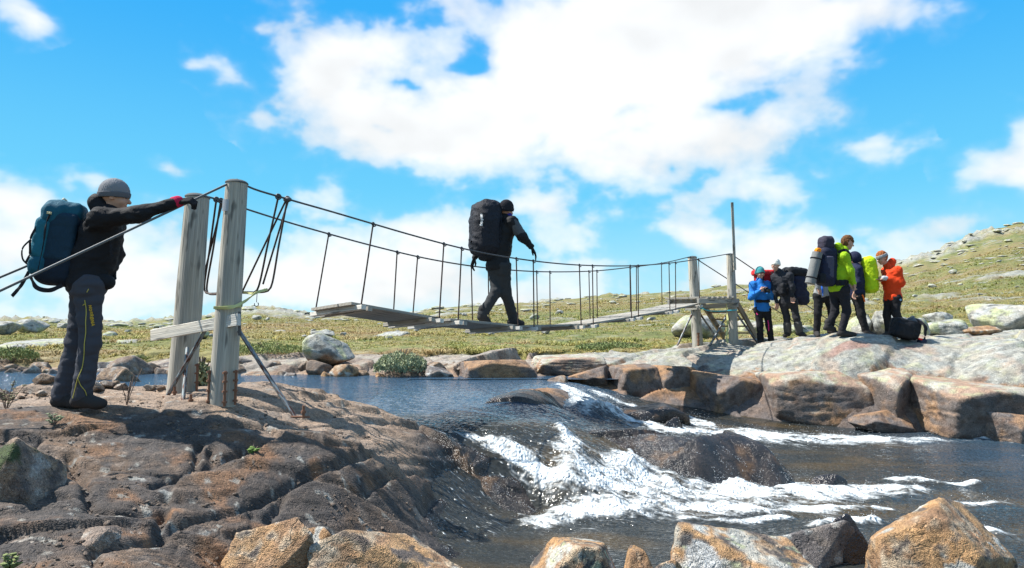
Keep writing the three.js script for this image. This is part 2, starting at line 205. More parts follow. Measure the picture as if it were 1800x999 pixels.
function rockDetail(x, d, k) { // k: how strongly broken the rock is
  const w = .25 * N3(x * 1.3, d * 1.3, 2.2), a = x * .85 + d * .53, b = -x * .53 + d * .85;
  let h = .04 * fbm(x * .9, d * .9, 1.1, 2) + .02 * (saw(b * 1.55 + w * 2 + .25 * N3(a * 1.1, b * 2, 7)) - .5) * ss(-.25, .2, N3(x * .8 + 3, d * .8, 4));
  h += .016 * ridge(a * 1.7, b * 3.4, 3.3, 3) + .007 * fbm(x * 7, d * 7, 5, 2) + .006 * ridge(a * 6, b * 17, 1, 3) + .0045 * N3(x * 36, d * 36, 8);
  const wx = .05 * N3(x * 2.1, d * 2.1, 11), wd = .05 * N3(x * 2.1, d * 2.1, 17), b1 = blocks(a * .6 + wx * .6, b * 1.15 + wd * .6, .9, 5), b2 = blocks(a * 2.3 + wx * 2, b * 4.4 + wd * 2, .9, 9), m2 = ss(-.1, .25, N3(x * 1.1 + 5, d * 1.1, 3));
  h += .125 * b1[0] - .03 * Math.exp(-((b1[1] / .026) ** 2)) + m2 * (.026 * b2[0] - .008 * Math.exp(-((b2[1] / .06) ** 2)));
  return h * k;
}
function ground(x, d) {
  const b = ss(16, 20.5, d);
  let y = b < 1 ? nearLand(x, d) : 0;
  if (b > 0) y = lerp(y, moor(x, d), b);
  return y;
}
function rockTop(x, d) { // the built rock surface
  let y = nearLand(x, d);
  if (d > 15.5) y = ground(x, d);
  const under = ss(.9, .3, y) * ss(6.2, 7.2, d);
  let k = d < 8.6 ? lerp(1, 1.15, ss(-1.8, -.8, x)) * lerp(1, 1.2, ss(.2, .8, x)) : lerp(1.15, 1.5, ss(1.25, .9, y) * ss(11.2, 12, d));
  if (d > 15) k *= 1 - ss(15, 17.5, d);
  y += rockDetail(x, d, k);
  if (d < 8 && x < 1.2) { const q = y / .095 + 1.5 * N3(x * 1.1, d * 1.1, 21) + .6 * N3(x * 3.2, d * 3.2, 5) + .3 * (x * .5 + d * .3), f = q - Math.floor(q); y += (ss(.5, .95, f) - f) * .095 * .45 * ss(-.15, .25, N3(x * .9, d * .9, 31) + .2 * ss(-2, -1, x)) * ss(.1, -.6, x); } // bedding ledges
  if (d < 7.6 && x < .3) { const c = crackDist(x + .012 * N3(x * 9, d * 9, 1), d + .012 * N3(x * 9, d * 9, 6)); if (c < .12) y -= .06 * Math.exp(-((c / .03) ** 2)); }
  return y;
}
function gridMesh(name, x0, x1, nx, d0, d1, nd, hf, cf, mat, uvs = 1.3, keep) {
  const P = new Float32Array((nx + 1) * (nd + 1) * 3), U = new Float32Array((nx + 1) * (nd + 1) * 2), C = new Float32Array(P.length), I = [];
  for (let j = 0; j <= nd; j++) for (let i = 0; i <= nx; i++) { const o = j * (nx + 1) + i, x = lerp(x0, x1, i / nx), d = lerp(d0, d1, j / nd), y = hf(x, d); P.set([x, y, -d], o * 3); U.set([(x + .35 * y) / uvs, (d + .9 * y) / uvs], o * 2); }
  const g = new THREE.BufferGeometry(); g.setAttribute('position', new THREE.BufferAttribute(P, 3)); g.setAttribute('uv', new THREE.BufferAttribute(U, 2));
  for (let j = 0; j < nd; j++) for (let i = 0; i < nx; i++) { const o = j * (nx + 1) + i; if (keep && !keep(P[o * 3], P[o * 3 + 1], -P[o * 3 + 2])) continue; I.push(o, o + 1, o + nx + 1, o + 1, o + nx + 2, o + nx + 1); }
  g.setIndex(I); g.computeVertexNormals();
  const Nn = g.attributes.normal.array;
  if (cf) { for (let o = 0; o < P.length / 3; o++) C.set(cf(P[o * 3], P[o * 3 + 1], -P[o * 3 + 2], Nn[o * 3 + 1]), o * 3); g.setAttribute('color', new THREE.BufferAttribute(C, 3)); }
  return mesh(name, g, mat);
}
// ---------- rock colours (matter: mineral stain, lichen, wet film) ----------
const wetness = (x, d) => { const n = fbm(x * 1.4, d * 1.4, 9.1, 4), m = fbm(x * 5, d * 5, 2.7, 4); return d > 7.4 ? 1 : ss(-.85, -.2, x + .5 * n + .3 * m + .14 * (d - 4.5)); }; // the splashed side of the rock
function leftColor(x, y, d) {
  const n = fbm(x * 1.4, d * 1.4, 9.1, 4), m = fbm(x * 5, d * 5, 2.7, 4), s = fbm(x * 14, d * 14, 6, 3);
  let c = mix3([.10, .082, .072], [.20, .125, .076], ss(-.1, .35, n + .5 * m));
  c = mix3(c, [.075, .065, .06], ss(.02, .3, m - .4 * n));
  c = mix3(c, [.28, .21, .16], ss(.1, .4, s + .35 * n) * .75);
  c = mix3(c, [.33, .165, .075], ss(.06, .34, fbm(x * 3 + 7, d * 3, 1, 4) + .3 * m) * .7);
  c = mix3(c, [.50, .365, .265], ss(5.3, 5.75, d + .5 * m + .3 * n) * ss(-.6, -1.2, x + .4 * n) * .8);
  c = mix3(c, [.48, .47, .42], ss(.27, .34, fbm(x * 9 + 2, d * 9, 3, 3)) * .7);
  return mix3(c, wetColor(x, y, d), wetness(x, d) * .95);
}
function bankColor(x, y, d, ny) {
  const n = fbm(x * 1.1, d * 1.1 + y * 1.3, 3.1, 4), m = fbm(x * 4, d * 4 + y * 4, 8.7, 4), s = fbm(x * 13, d * 13 + y * 9, 1.9, 3), lv = y + .46 * n + .22 * m + .30 * fbm(x * .45, d * .45, 6, 2) - .1 * ss(3, 1, x);
  let c = mix3([.20, .165, .15], [.27, .21, .18], ss(-.2, .3, m));
  c = mix3(c, [.44, .25, .135], ss(.42, .66, lv + .1 * s) * ss(-.2, .1, n + .3 * m + .1));
  let li = mix3([.48, .475, .42], [.36, .365, .33], ss(-.05, .28, s + .4 * m)); li = mix3(li, [.55, .56, .36], ss(.1, .28, m - .3 * n) * .55); li = mix3(li, [.50, .36, .27], ss(.08, .3, fbm(x * 1.7, d * 1.7, 12, 3) - .2 * m) * .6); li = mix3(li, [.20, .20, .19], ss(.24, .38, s - .2 * m) * .75);
  c = mix3(c, li, ss(.74, .84, lv + .08 * s + .35 * (ny - .85)));
  c = mix3(c, [.42, .24, .19], ss(.27, .4, fbm(x * .8 + 9, d * 2.2, 4, 3)) * .8 * ss(2, 4, x));
  if (x < 1.6 && d > 12) c = mix3(c, mix3([.34, .25, .19], [.46, .38, .31], ss(-.1, .2, m)), .6 * ss(1.6, .6, x));
  return c;
}
function wetColor(x, y, d) {
  const m = fbm(x * 5, d * 5, 4, 4), s = fbm(x * 16, d * 16, 2, 3);
  let c = mix3([.038, .033, .031], [.085, .066, .055], ss(-.1, .3, m)); c = mix3(c, [.20, .11, .05], ss(.2, .42, fbm(x * 2.2, d * 2.2, 5, 3) + .3 * s) * .8);
  return c;
}
const turfTone = (x, y, d) => {
  const n = fbm(x * .05, d * .08, 2, 4), m = fbm(x * .33, d * .6, 7, 4), s = fbm(x * 1.7, d * 2.6, 3, 3);
  let c = mix3([.33, .285, .10], [.25, .27, .075], ss(-.12, .18, m + .5 * n)); c = mix3(c, [.35, .26, .12], ss(.05, .3, m - .6 * n)); c = mix3(c, [.165, .205, .05], ss(.12, .3, s + .5 * n - .2 * m) * .8); c = mix3(c, [.42, .36, .19], ss(.16, .34, -s + .4 * m) * .7);
  return c;
};
function moorColor(x, y, d) {
  let c = turfTone(x, y, d);
  const cr = crag(x, d), r = fbm(x * .9, d * 1.6, 5, 4);
  const q = fbm(x * .3 + 20, d * 1.3, 9, 4) + .25 * fbm(x * 1.5, d * 4, 2, 2);
  c = mix3(c, mix3([.50, .50, .42], [.40, .40, .36], ss(-.1, .2, r)), Math.max(cr * ss(-.25, .0, r + .12), ss(.25, .34, q) * ss(17, 22, d)));
  return c;
}
// near rock on the left
{
  const x0 = -7.2, x1 = 1.4, d0 = 1.6, d1 = 8.0, t = tex(512, 512, (u, v) => [0, lerp(.88, .2, wetness(lerp(x0, x1, u), lerp(d0, d1, v))), 0]); t.channel = 1; t.wrapS = t.wrapT = THREE.ClampToEdgeWrapping;
  const m = rockMat.clone(); m.roughness = 1; m.roughnessMap = t;
  const o = setting(gridMesh('rock_outcrop', x0, x1, 560, d0, d1, 430, rockTop, leftColor, m, 1.25), 'broad brown outcrop of cracked rock, wet and black towards the stream'), P = o.geometry.attributes.position.array, U = new Float32Array(P.length / 3 * 2);
  for (let i = 0; i < U.length / 2; i++) { U[i * 2] = (P[i * 3] - x0) / (x1 - x0); U[i * 2 + 1] = (-P[i * 3 + 2] - d0) / (d1 - d0); } o.geometry.setAttribute('uv1', new THREE.BufferAttribute(U, 2));
}
setting(gridMesh('streambed', 1.4, 9.5, 250, 1.6, 9.7, 250, rockTop, wetColor, wetMat, 1.1));
setting(gridMesh('streambed', -7.2, .1, 146, 9.7, 11.0, 30, rockTop, wetColor, wetMat, 1.1));
setting(gridMesh('rock_bank', .1, 9.5, 300, 9.7, 11.0, 44, rockTop, bankColor, rockFarMat, 1.5));
setting(gridMesh('streambed', -7.2, 1.4, 172, 8.0, 9.7, 40, rockTop, wetColor, wetMat, 1.1));
setting(gridMesh('rock_bank', -16, 0, 320, 11.0, 17.5, 150, rockTop, (x, y, d, ny) => d > 15.4 + .8 * N3(x * .8, d, 1) ? turfTone(x, y, d) : bankColor(x, y, d, ny), rockFarMat, 1.5));
setting(gridMesh('rock_bank', 0, 14.5, 440, 11.0, 17.5, 210, rockTop, (x, y, d, ny) => d > lerp(15.2, 16.4, ss(2.5, 5.5, x)) + .7 * N3(x * .8, d, 1) ? turfTone(x, y, d) : bankColor(x, y, d, ny), rockFarMat, 1.5));
setting(gridMesh('rock_bank', 9.5, 14.5, 60, 5.0, 11.0, 70, rockTop, bankColor, rockFarMat, 1.5));
{ // moor: rows grow longer with distance, all one sheet to beyond the skyline
  const nx = 440, nd = 240, P = [], U = [], C = [], I = [];
  for (let j = 0; j <= nd; j++) for (let i = 0; i <= nx; i++) {
    const d = 17.5 * Math.pow(420 / 17.5, j / nd), w = 16 + (d - 17.5) * 1.3, x = lerp(-w, w * 1.0, i / nx), y = j === 0 ? rockTop(clamp(x, -15.9, 14.4), d) - .01 : moor(x, d) * ss(17, 20.5, d) + ground(x, d) * (1 - ss(17, 20.5, d));
    P.push(x, y, -d); U.push(x / 3, d / 3); C.push(...moorColor(x, y, d));
  }
  for (let j = 0; j < nd; j++) for (let i = 0; i < nx; i++) { const o = j * (nx + 1) + i; I.push(o, o + 1, o + nx + 1, o + 1, o + nx + 2, o + nx + 1); }
  const g = new THREE.BufferGeometry(); g.setAttribute('position', new THREE.Float32BufferAttribute(P, 3)); g.setAttribute('uv', new THREE.Float32BufferAttribute(U, 2)); g.setAttribute('color', new THREE.Float32BufferAttribute(C, 3)); g.setIndex(I); g.computeVertexNormals();
  setting(mesh('moor', g, std({ vertexColors: true, map: rockMap, bumpMap: rockBump, bumpScale: .12, roughness: 1 })), 'olive and brown heath rising to a stony hill');
  // the land goes on below and behind the photographer
  const b = new THREE.PlaneGeometry(1600, 1600, 1, 1); b.rotateX(-Math.PI / 2);
  setting(mesh('ground', b, std({ color: lin(.14, .125, .06), roughness: 1 }))).position.set(0, -1.2, 0);
}
// ---------- water ----------
const POOL = .70, LOW = .03;
const waterTop = sampled(plate([
  ...[[-200, 9], [0, 8], [300, 8], [600, 8], [300, 13], [0, 14], [600, 13], [800, 12], [700, 7.4], [850, 9], [930, 10.6], [900, 12.2], [760, 7.6], [830, 8.2], [890, 8.8], [980, 12.3], [985, 11.2]].map(([p, d]) => T(p, d, POOL)),
  T(930, 9.5, .70), T(960, 9.6, .66), T(1000, 10.8, .64), T(775, 7.2, .66), T(870, 8.4, .68),
  ...[[800, 768, 7.0], [900, 792, 6.9], [1000, 832, 6.6], [1040, 720, 10.2], [1080, 737, 10.1], [990, 722, 9.7]].map((p) => at(...p)),
  T(1100, 6.7, .17), T(1200, 6.8, .09), T(1200, 10.3, .2), T(1120, 10.3, .3), T(1300, 10.5, .12), T(1120, 11.6, .34), T(1230, 11.5, .2), T(1100, 9.2, .3), T(1250, 9, .13), T(930, 6.2, .03), T(880, 5.8, .03), T(890, 6.45, .12), T(830, 6.4, .28), T(940, 6.45, .06), T(800, 6.6, .42), T(985, 6.3, .07), T(770, 6.5, .5),
  ...[[850, 4.4], [850, 5.2], [1000, 5.3], [1100, 5.9], [1400, 6], [1700, 6], [1900, 6], [1450, 7.4], [1500, 9], [1400, 10.6], [1600, 10.8], [1800, 10], [1900, 8], [1100, 3.6], [1500, 3.6], [1800, 3.6], [600, 3], [1300, 8.6], [1350, 7.2], [1600, 8], [1800, 11]].map(([p, d]) => T(p, d, LOW)),
], .01), -3.2, 10.6, 2.6, 13.6, .1);
// lines along which the water is churned white: [sight, row, distance, half width]
const STROKES = [
  [[985, 679, 11.5, .12], [1008, 692, 11.0, .25], [1035, 712, 10.4, .4], [1075, 726, 10.4, .45], [1110, 735, 10.2, .4], [1170, 745, 9.8, .36], [1240, 749, 9.9, .46], [1330, 753, 10.1, .52], [1430, 757, 10.2, .48], [1540, 759, 10.2, .36], [1640, 762, 10.1, .2]],
  [[1060, 690, 11.6, .25], [1120, 705, 11.2, .22], [1180, 715, 11.2, .22], [1215, 728, 11.0, .2], [1240, 742, 10.6, .3]],
  [[1690, 764, 10.2, .08], [1750, 766, 10.1, .12], [1820, 772, 9.8, .12]],
  [[800, 768, 7.05, .04], [850, 772, 7.05, .10], [890, 784, 6.95, .12], [925, 802, 6.8, .12], [960, 822, 6.65, .14], [1010, 838, 6.6, .28], [1070, 846, 6.65, .42], [1150, 852, 6.75, .52], [1240, 850, 6.85, .5], [1330, 852, 6.95, .48], [1430, 858, 7.0, .42], [1520, 862, 7.05, .3], [1610, 866, 7.1, .16]],
  [[945, 905, 6.0, .16], [1000, 892, 6.15, .24], [1080, 884, 6.25, .24], [1180, 880, 6.35, .2], [1280, 884, 6.35, .16], [1380, 886, 6.35, .13], [1480, 882, 6.4, .1], [1560, 885, 6.4, .06]],
  [[985, 770, 7.7, .08], [1000, 790, 7.4, .12], [1005, 815, 7.0, .2]],
  [[1110, 780, 7.6, .06], [1115, 800, 7.35, .2], [1105, 830, 7.0, .3]], [[1200, 782, 7.7, .1], [1245, 795, 7.5, .14], [1290, 812, 7.3, .18]], [[1300, 800, 7.5, .1], [1350, 822, 7.2, .16], [1420, 835, 7.2, .12]],
  [[1200, 900, 6.1, .06], [1300, 903, 6.0, .08], [1390, 898, 6.1, .05]], [[1560, 828, 7.6, .05], [1640, 838, 7.4, .08], [1720, 846, 7.3, .06]], [[1660, 880, 6.5, .08], [1760, 870, 6.6, .1]], [[1440, 915, 5.9, .08], [1530, 905, 6.0, .1]], [[1640, 905, 5.9, .06], [1740, 915, 5.7, .1]],
].map((l) => l.map(([px, py, d, w]) => { const p = at(px, py, d); return [p[0], d, w]; }));
function churn0(x, d) { let m = 0; for (const l of STROKES) for (let i = 0; i + 1 < l.length; i++) { const [ax, ad, aw] = l[i], [bx, bd, bw] = l[i + 1], ex = bx - ax, ed = bd - ad, t = clamp(((x - ax) * ex + (d - ad) * ed) / (ex * ex + ed * ed)), w = lerp(aw, bw, t), q = ((x - ax - t * ex) ** 2 + (d - ad - t * ed) ** 2) / (w * w); if (q < 9) m = Math.max(m, Math.exp(-q * .8) * 1.15); } return m; }
const WX0 = -1.9, WX1 = 8.9, WD0 = 4.0, WD1 = 12.8;
const churn = sampled(churn0, WX0 - .3, WX1 + .3, WD0 - .3, WD1 + .3, .04);
const fall = (x, d) => { const e = .12, gx = waterTop(x + e, d) - waterTop(x - e, d), gd = waterTop(x, d + e) - waterTop(x, d - e); return Math.hypot(gx, gd) / (2 * e); };
const slopeT = sampled(fall, WX0 - .3, WX1 + .3, WD0 - .3, WD1 + .3, .08);
function foamAmount(x, d) { // share of froth, torn into threads along the run of the water
  const c = churn(x, d), a = x * .93 - d * .37, b = x * .37 + d * .93;
  const big = fbm(a * 1.5, b * 4.2, 3, 3), mid = fbm(a * 5, b * 13, 7, 3), fine = fbm(a * 17 + 2 * mid, b * 38, 1, 2);
  const s = slopeT(x, d);
  let f = c * 1.02 - .46 + .75 * big + .85 * mid + .5 * fine;
  const glint = ss(.3, .46, fine + .35 * mid) * ss(.05, .25, s + .3 * c) * .8;
  return clamp(Math.max(ss(-.2, .85, f), glint * ss(.02, .14, c + s * .5)));
}
const JETS = [[1112, 812, 7.15, .15, .12], [1180, 826, 7.05, .2, .06], [1300, 830, 7.15, .16, .08], [1060, 722, 10.3, .25, .14]].map(([px, py, d, r, h]) => { const p = at(px, py, d); return [p[0], d, r, h]; });
function waterH(x, d) {
  const c = churn(x, d), y = waterTop(x, d), a = x * .93 - d * .37, b = x * .37 + d * .93, s = slopeT(x, d);
  const calm = .006 * fbm(a * 2.6, b * 6, 1, 3) + .0035 * N3(a * 9, b * 22, 4);
  const rough = .08 * fbm(a * 2.2, b * 4, 2, 3) + .05 * Math.max(0, ridge(a * 2.6, b * 4, 5, 2)) + .012 * N3(a * 8, b * 14, 3) + .006 * N3(x * 30, d * 30, 9) + .006 * N3(x * 60, d * 60, 2);
  let jet = 0; for (const [jx, jd, jr, jh] of JETS) jet += jh * Math.exp(-((x - jx) ** 2 + (d - jd) ** 2) / (jr * jr)); jet *= .7 + .5 * N3(x * 9, d * 9, 1) + .3 * N3(x * 24, d * 24, 4);
  return y + jet + calm * (1 + 3 * ss(.02, .3, s)) + c * (rough * .75 + .008);
}
const ripple = (u, v) => .5 + .3 * pfbm(u, v * 2.0, 10, 5) + .15 * pn(u * 60, v * 120, 60);
{
  const S = 1536, nW = WX1 - WX0, nD = WD1 - WD0, foam = new Float32Array(S * S);
  for (let j = 0; j < S; j++) for (let i = 0; i < S; i++) { const x = WX0 + nW * (i + .5) / S, d = WD0 + nD * (j + .5) / S; foam[j * S + i] = foamAmount(x, d); }
  const bed = (x, d) => mix3(mix3([.026, .028, .026], [.055, .042, .024], ss(-.1, .3, fbm(x * .8, d * 1.6, 6, 3))), [.030, .062, .10], Math.max(ss(1.2, -.4, x - (d - 8) * .35) * ss(7.3, 8.2, d), ss(4.6, 6.6, x) * .6));
  const toS = (v) => v <= .0031308 ? v * 12.92 : 1.055 * Math.pow(v, 1 / 2.4) - .055;
  const map = tex(S, S, (u, v, i, j) => { const f = foam[j * S + i], x = WX0 + nW * u, d = WD0 + nD * v, c = mix3(bed(x, d), [.60, .635, .645], Math.pow(f, 2.1)); return [toS(c[0]), toS(c[1]), toS(c[2])]; }, true);
  const ruf = tex(768, 768, (u, v, i, j) => { const f = foam[(j * 2) * S + i * 2]; return [0, .07 + .7 * f, 0]; });
  const bmp = tex(S, S, (u, v, i, j) => { const x = WX0 + nW * u, d = WD0 + nD * v, a = x * .93 - d * .37, b = x * .37 + d * .93, f = foam[j * S + i]; const run = ss(.03, .25, churn(x, d) + slopeT(x, d)); return lerp(ripple((x + .35 * POOL) / 2.4, (d + .9 * POOL) / 2.4), .4 + .22 * fbm(a * 5, b * 13, 3, 3) + .12 * N3(a * 26, b * 50, 1) + f * (.25 + .25 * N3(x * 50, d * 50, 2)), run); });
  for (const t of [map, ruf, bmp]) t.wrapS = t.wrapT = THREE.ClampToEdgeWrapping;
  const m = new THREE.MeshPhysicalMaterial({ map, roughnessMap: ruf, roughness: 1, bumpMap: bmp, bumpScale: .06, ior: 1.333, metalness: 0 });
  const nx = 500, nd = 400, w = gridMesh('stream_water', WX0, WX1, nx, WD0, WD1, nd, waterH, null, m, 1, (x, y, d) => y > rockTop(x, d) - .25);
  const U = w.geometry.attributes.uv.array; for (let j = 0; j <= nd; j++) for (let i = 0; i <= nx; i++) U.set([i / nx, j / nd], (j * (nx + 1) + i) * 2);
  setting(w, 'fast brown stream water broken into white rapids');
  const rip = tex(1024, 1024, ripple);
  const pm = new THREE.MeshPhysicalMaterial({ color: lin(.03, .062, .10), roughness: .07, ior: 1.333, bumpMap: rip, bumpScale: .06 });
  setting(gridMesh('pool_water', -16, WX0, 240, 6.6, 16.0, 160, (x, d) => POOL + .008 * fbm(x * 2.2, d * 5, 1, 3), null, pm, 2.4), 'calm blue pool above the rapids');
  setting(gridMesh('pool_water', WX0, 2.2, 60, WD1, 16.0, 40, (x, d) => POOL + .008 * fbm(x * 2.2, d * 5, 1, 3), null, pm, 2.4));
  setting(gridMesh('pool_water', WX1, 15, 90, 2.0, 12, 90, (x, d) => LOW + .01 * fbm(x * 2, d * 3, 1, 3), null, pm, 2.4));
  setting(gridMesh('pool_water', -1.9, WX1, 60, 1.8, WD0, 20, (x, d) => LOW + .006 * fbm(x * 2, d * 3, 1, 3), null, pm, 2.4));
  // spray: drops thrown up where the water breaks
  const r = rng(41), drops = [];
  for (let k = 0; k < 140000 && drops.length < 15000; k++) { const x = lerp(WX0, WX1, r()), d = lerp(5.4, 12.4, r()), c = churn(x, d); if (r() < c * c * .6 + .1 * ss(.1, .4, slopeT(x, d)) * (c > .05 ? 1 : .35)) { if (c < .22) continue; const h = Math.pow(r(), 3) * (.02 + .15 * c * (.2 + ss(-.1, .4, N3(x * 2.2, d * 2.2, 3)))); drops.push([x, waterH(x, d) + h, d, .0008 + .0022 * r() * r()]); } }
  for (let k = 0; k < 90000 && drops.length < 20000; k++) { const x = lerp(-.9, 3.6, r()), d = lerp(5.0, 8.8, r()), y = rockTop(x, d), w = waterTop(x, d); if (y < w - .04 || y > w + .34 || (d < 7.6 && wetness(x, d) < .6)) continue; const a = x * .93 - d * .37, b = x * .37 + d * .93; if (fbm(a * 4, b * 11, 3, 2) + .5 * N3(a * 14, b * 30, 1) < .12 + .5 * Math.abs(y - w)) continue; drops.push([x, y + .004, d, .0008 + .0018 * r() * r()]); }
  const dm = new THREE.InstancedMesh(new THREE.IcosahedronGeometry(1, 0), std({ color: lin(.86, .89, .9), roughness: .35 }), drops.length), M = new THREE.Matrix4(), q = new THREE.Quaternion();
  drops.forEach(([x, y, d, s], i) => dm.setMatrixAt(i, M.compose(new THREE.Vector3(x, y, -d), q, new THREE.Vector3(s, s * (1 + r()), s))));
  // thin film running down the near slab, flecked with white
  dm.name = 'spray'; dm.castShadow = dm.receiveShadow = true; scene.add(stuff(dm, 'white drops of spray flying over the rapids', 'spray'));
}
// ---------- loose rocks ----------
const TONES = {
  ochre: (p, n, q) => { const a = fbm(p[0] * 3 + q, p[1] * 3, p[2] * 3, 4), b = fbm(p[0] * 9 + q, p[1] * 9, p[2] * 9, 3), c = fbm(p[0] * 5 - q, p[1] * 5, p[2] * 5 + 7, 3); let k = mix3([.56, .33, .155], [.40, .235, .13], ss(-.12, .2, a)); k = mix3(k, [.62, .48, .33], ss(.03, .28, b + .3 * a)); k = mix3(k, [.155, .12, .10], ss(.17, .32, b - .5 * a)); k = mix3(k, [.62, .61, .55], ss(.27, .32, c)); return k; },
  lichen: (p, n, q) => { const a = fbm(p[0] * 2.2 + q, p[1] * 2.2, p[2] * 2.2, 4), b = fbm(p[0] * 7 + q, p[1] * 7, p[2] * 7, 3); let k = mix3([.56, .555, .50], [.42, .425, .39], ss(-.1, .25, b)); k = mix3(k, [.57, .60, .30], ss(.04, .22, a + .25 * b) * .75); k = mix3(k, [.17, .17, .16], ss(.15, .3, b - .35 * a) * .8); return k; },
  lichenbase: (p, n, q) => { const k = TONES.lichen(p, n, q), a = fbm(p[0] * 3 + q, p[1] * 3, p[2] * 3, 3); return mix3(k, [.43, .26, .15], ss(.30, .22, p[1] + .22 * a)); },
  brown: (p, n, q) => { const a = fbm(p[0] * 2.5 + q, p[1] * 2.5, p[2] * 2.5, 4), b = fbm(p[0] * 9 + q, p[1] * 9, p[2] * 9, 3); let k = mix3([.30, .225, .175], [.40, .27, .17], ss(-.1, .25, a)); k = mix3(k, [.46, .42, .37], ss(.08, .3, b) * .8); return mix3(k, [.13, .105, .095], ss(.12, .3, -b + .3 * a) * .8); },
  slab: (p, n, q) => { const a = fbm(p[0] * 1.6 + q, p[1] * 1.6, p[2] * 1.6, 4), b = fbm(p[0] * 8 + q, p[1] * 8, p[2] * 8, 3); let k = mix3([.235, .195, .175], [.29, .225, .19], ss(-.1, .2, b)); k = mix3(k, [.47, .28, .155], ss(-.06, .2, a + .25 * b + .22 * n[1] - .1)); return mix3(k, [.15, .10, .08], ss(.1, .3, b - .5 * a) * .8); },
  pink: (p, n, q) => { const k = TONES.slab(p, n, q), a = fbm(p[0] * 1.3 + q, p[1] * 1.3, p[2] * 1.3, 4), b = fbm(p[0] * 6, p[1] * 6, p[2] * 6 + q, 3); let t = mix3([.50, .335, .235], [.56, .53, .45], ss(-.08, .16, a + .4 * b)); t = mix3(t, [.55, .57, .33], ss(.14, .26, b) * .6); return mix3(k, t, ss(.25, .55, n[1])); },
  mottled: (p, n, q) => { const k = TONES.ochre(p, n, q), a = fbm(p[0] * 4 + q, p[1] * 4, p[2] * 4, 4), b = fbm(p[0] * 8 - q, p[1] * 8, p[2] * 8, 3); let t = mix3(k, [.60, .57, .49], ss(.0, .14, a)); t = mix3(t, [.11, .105, .10], ss(.14, .24, b - .3 * a)); return mix3(t, [.55, .57, .36], ss(.25, .32, b + .2 * a)); },
  wet: (p, n, q) => { const a = fbm(p[0] * 4 + q, p[1] * 4, p[2] * 4, 3); return mix3([.035, .03, .03], [.13, .075, .04], ss(.1, .35, a)); },
  grey: (p, n, q) => { const a = fbm(p[0] * 3 + q, p[1] * 3, p[2] * 3, 4), b = fbm(p[0] * 10 + q, p[1] * 10, p[2] * 10, 2); let k = mix3([.20, .175, .165], [.33, .28, .24], ss(-.1, .25, a + .4 * b)); k = mix3(k, [.58, .57, .53], ss(.24, .3, b)); return k; },
};
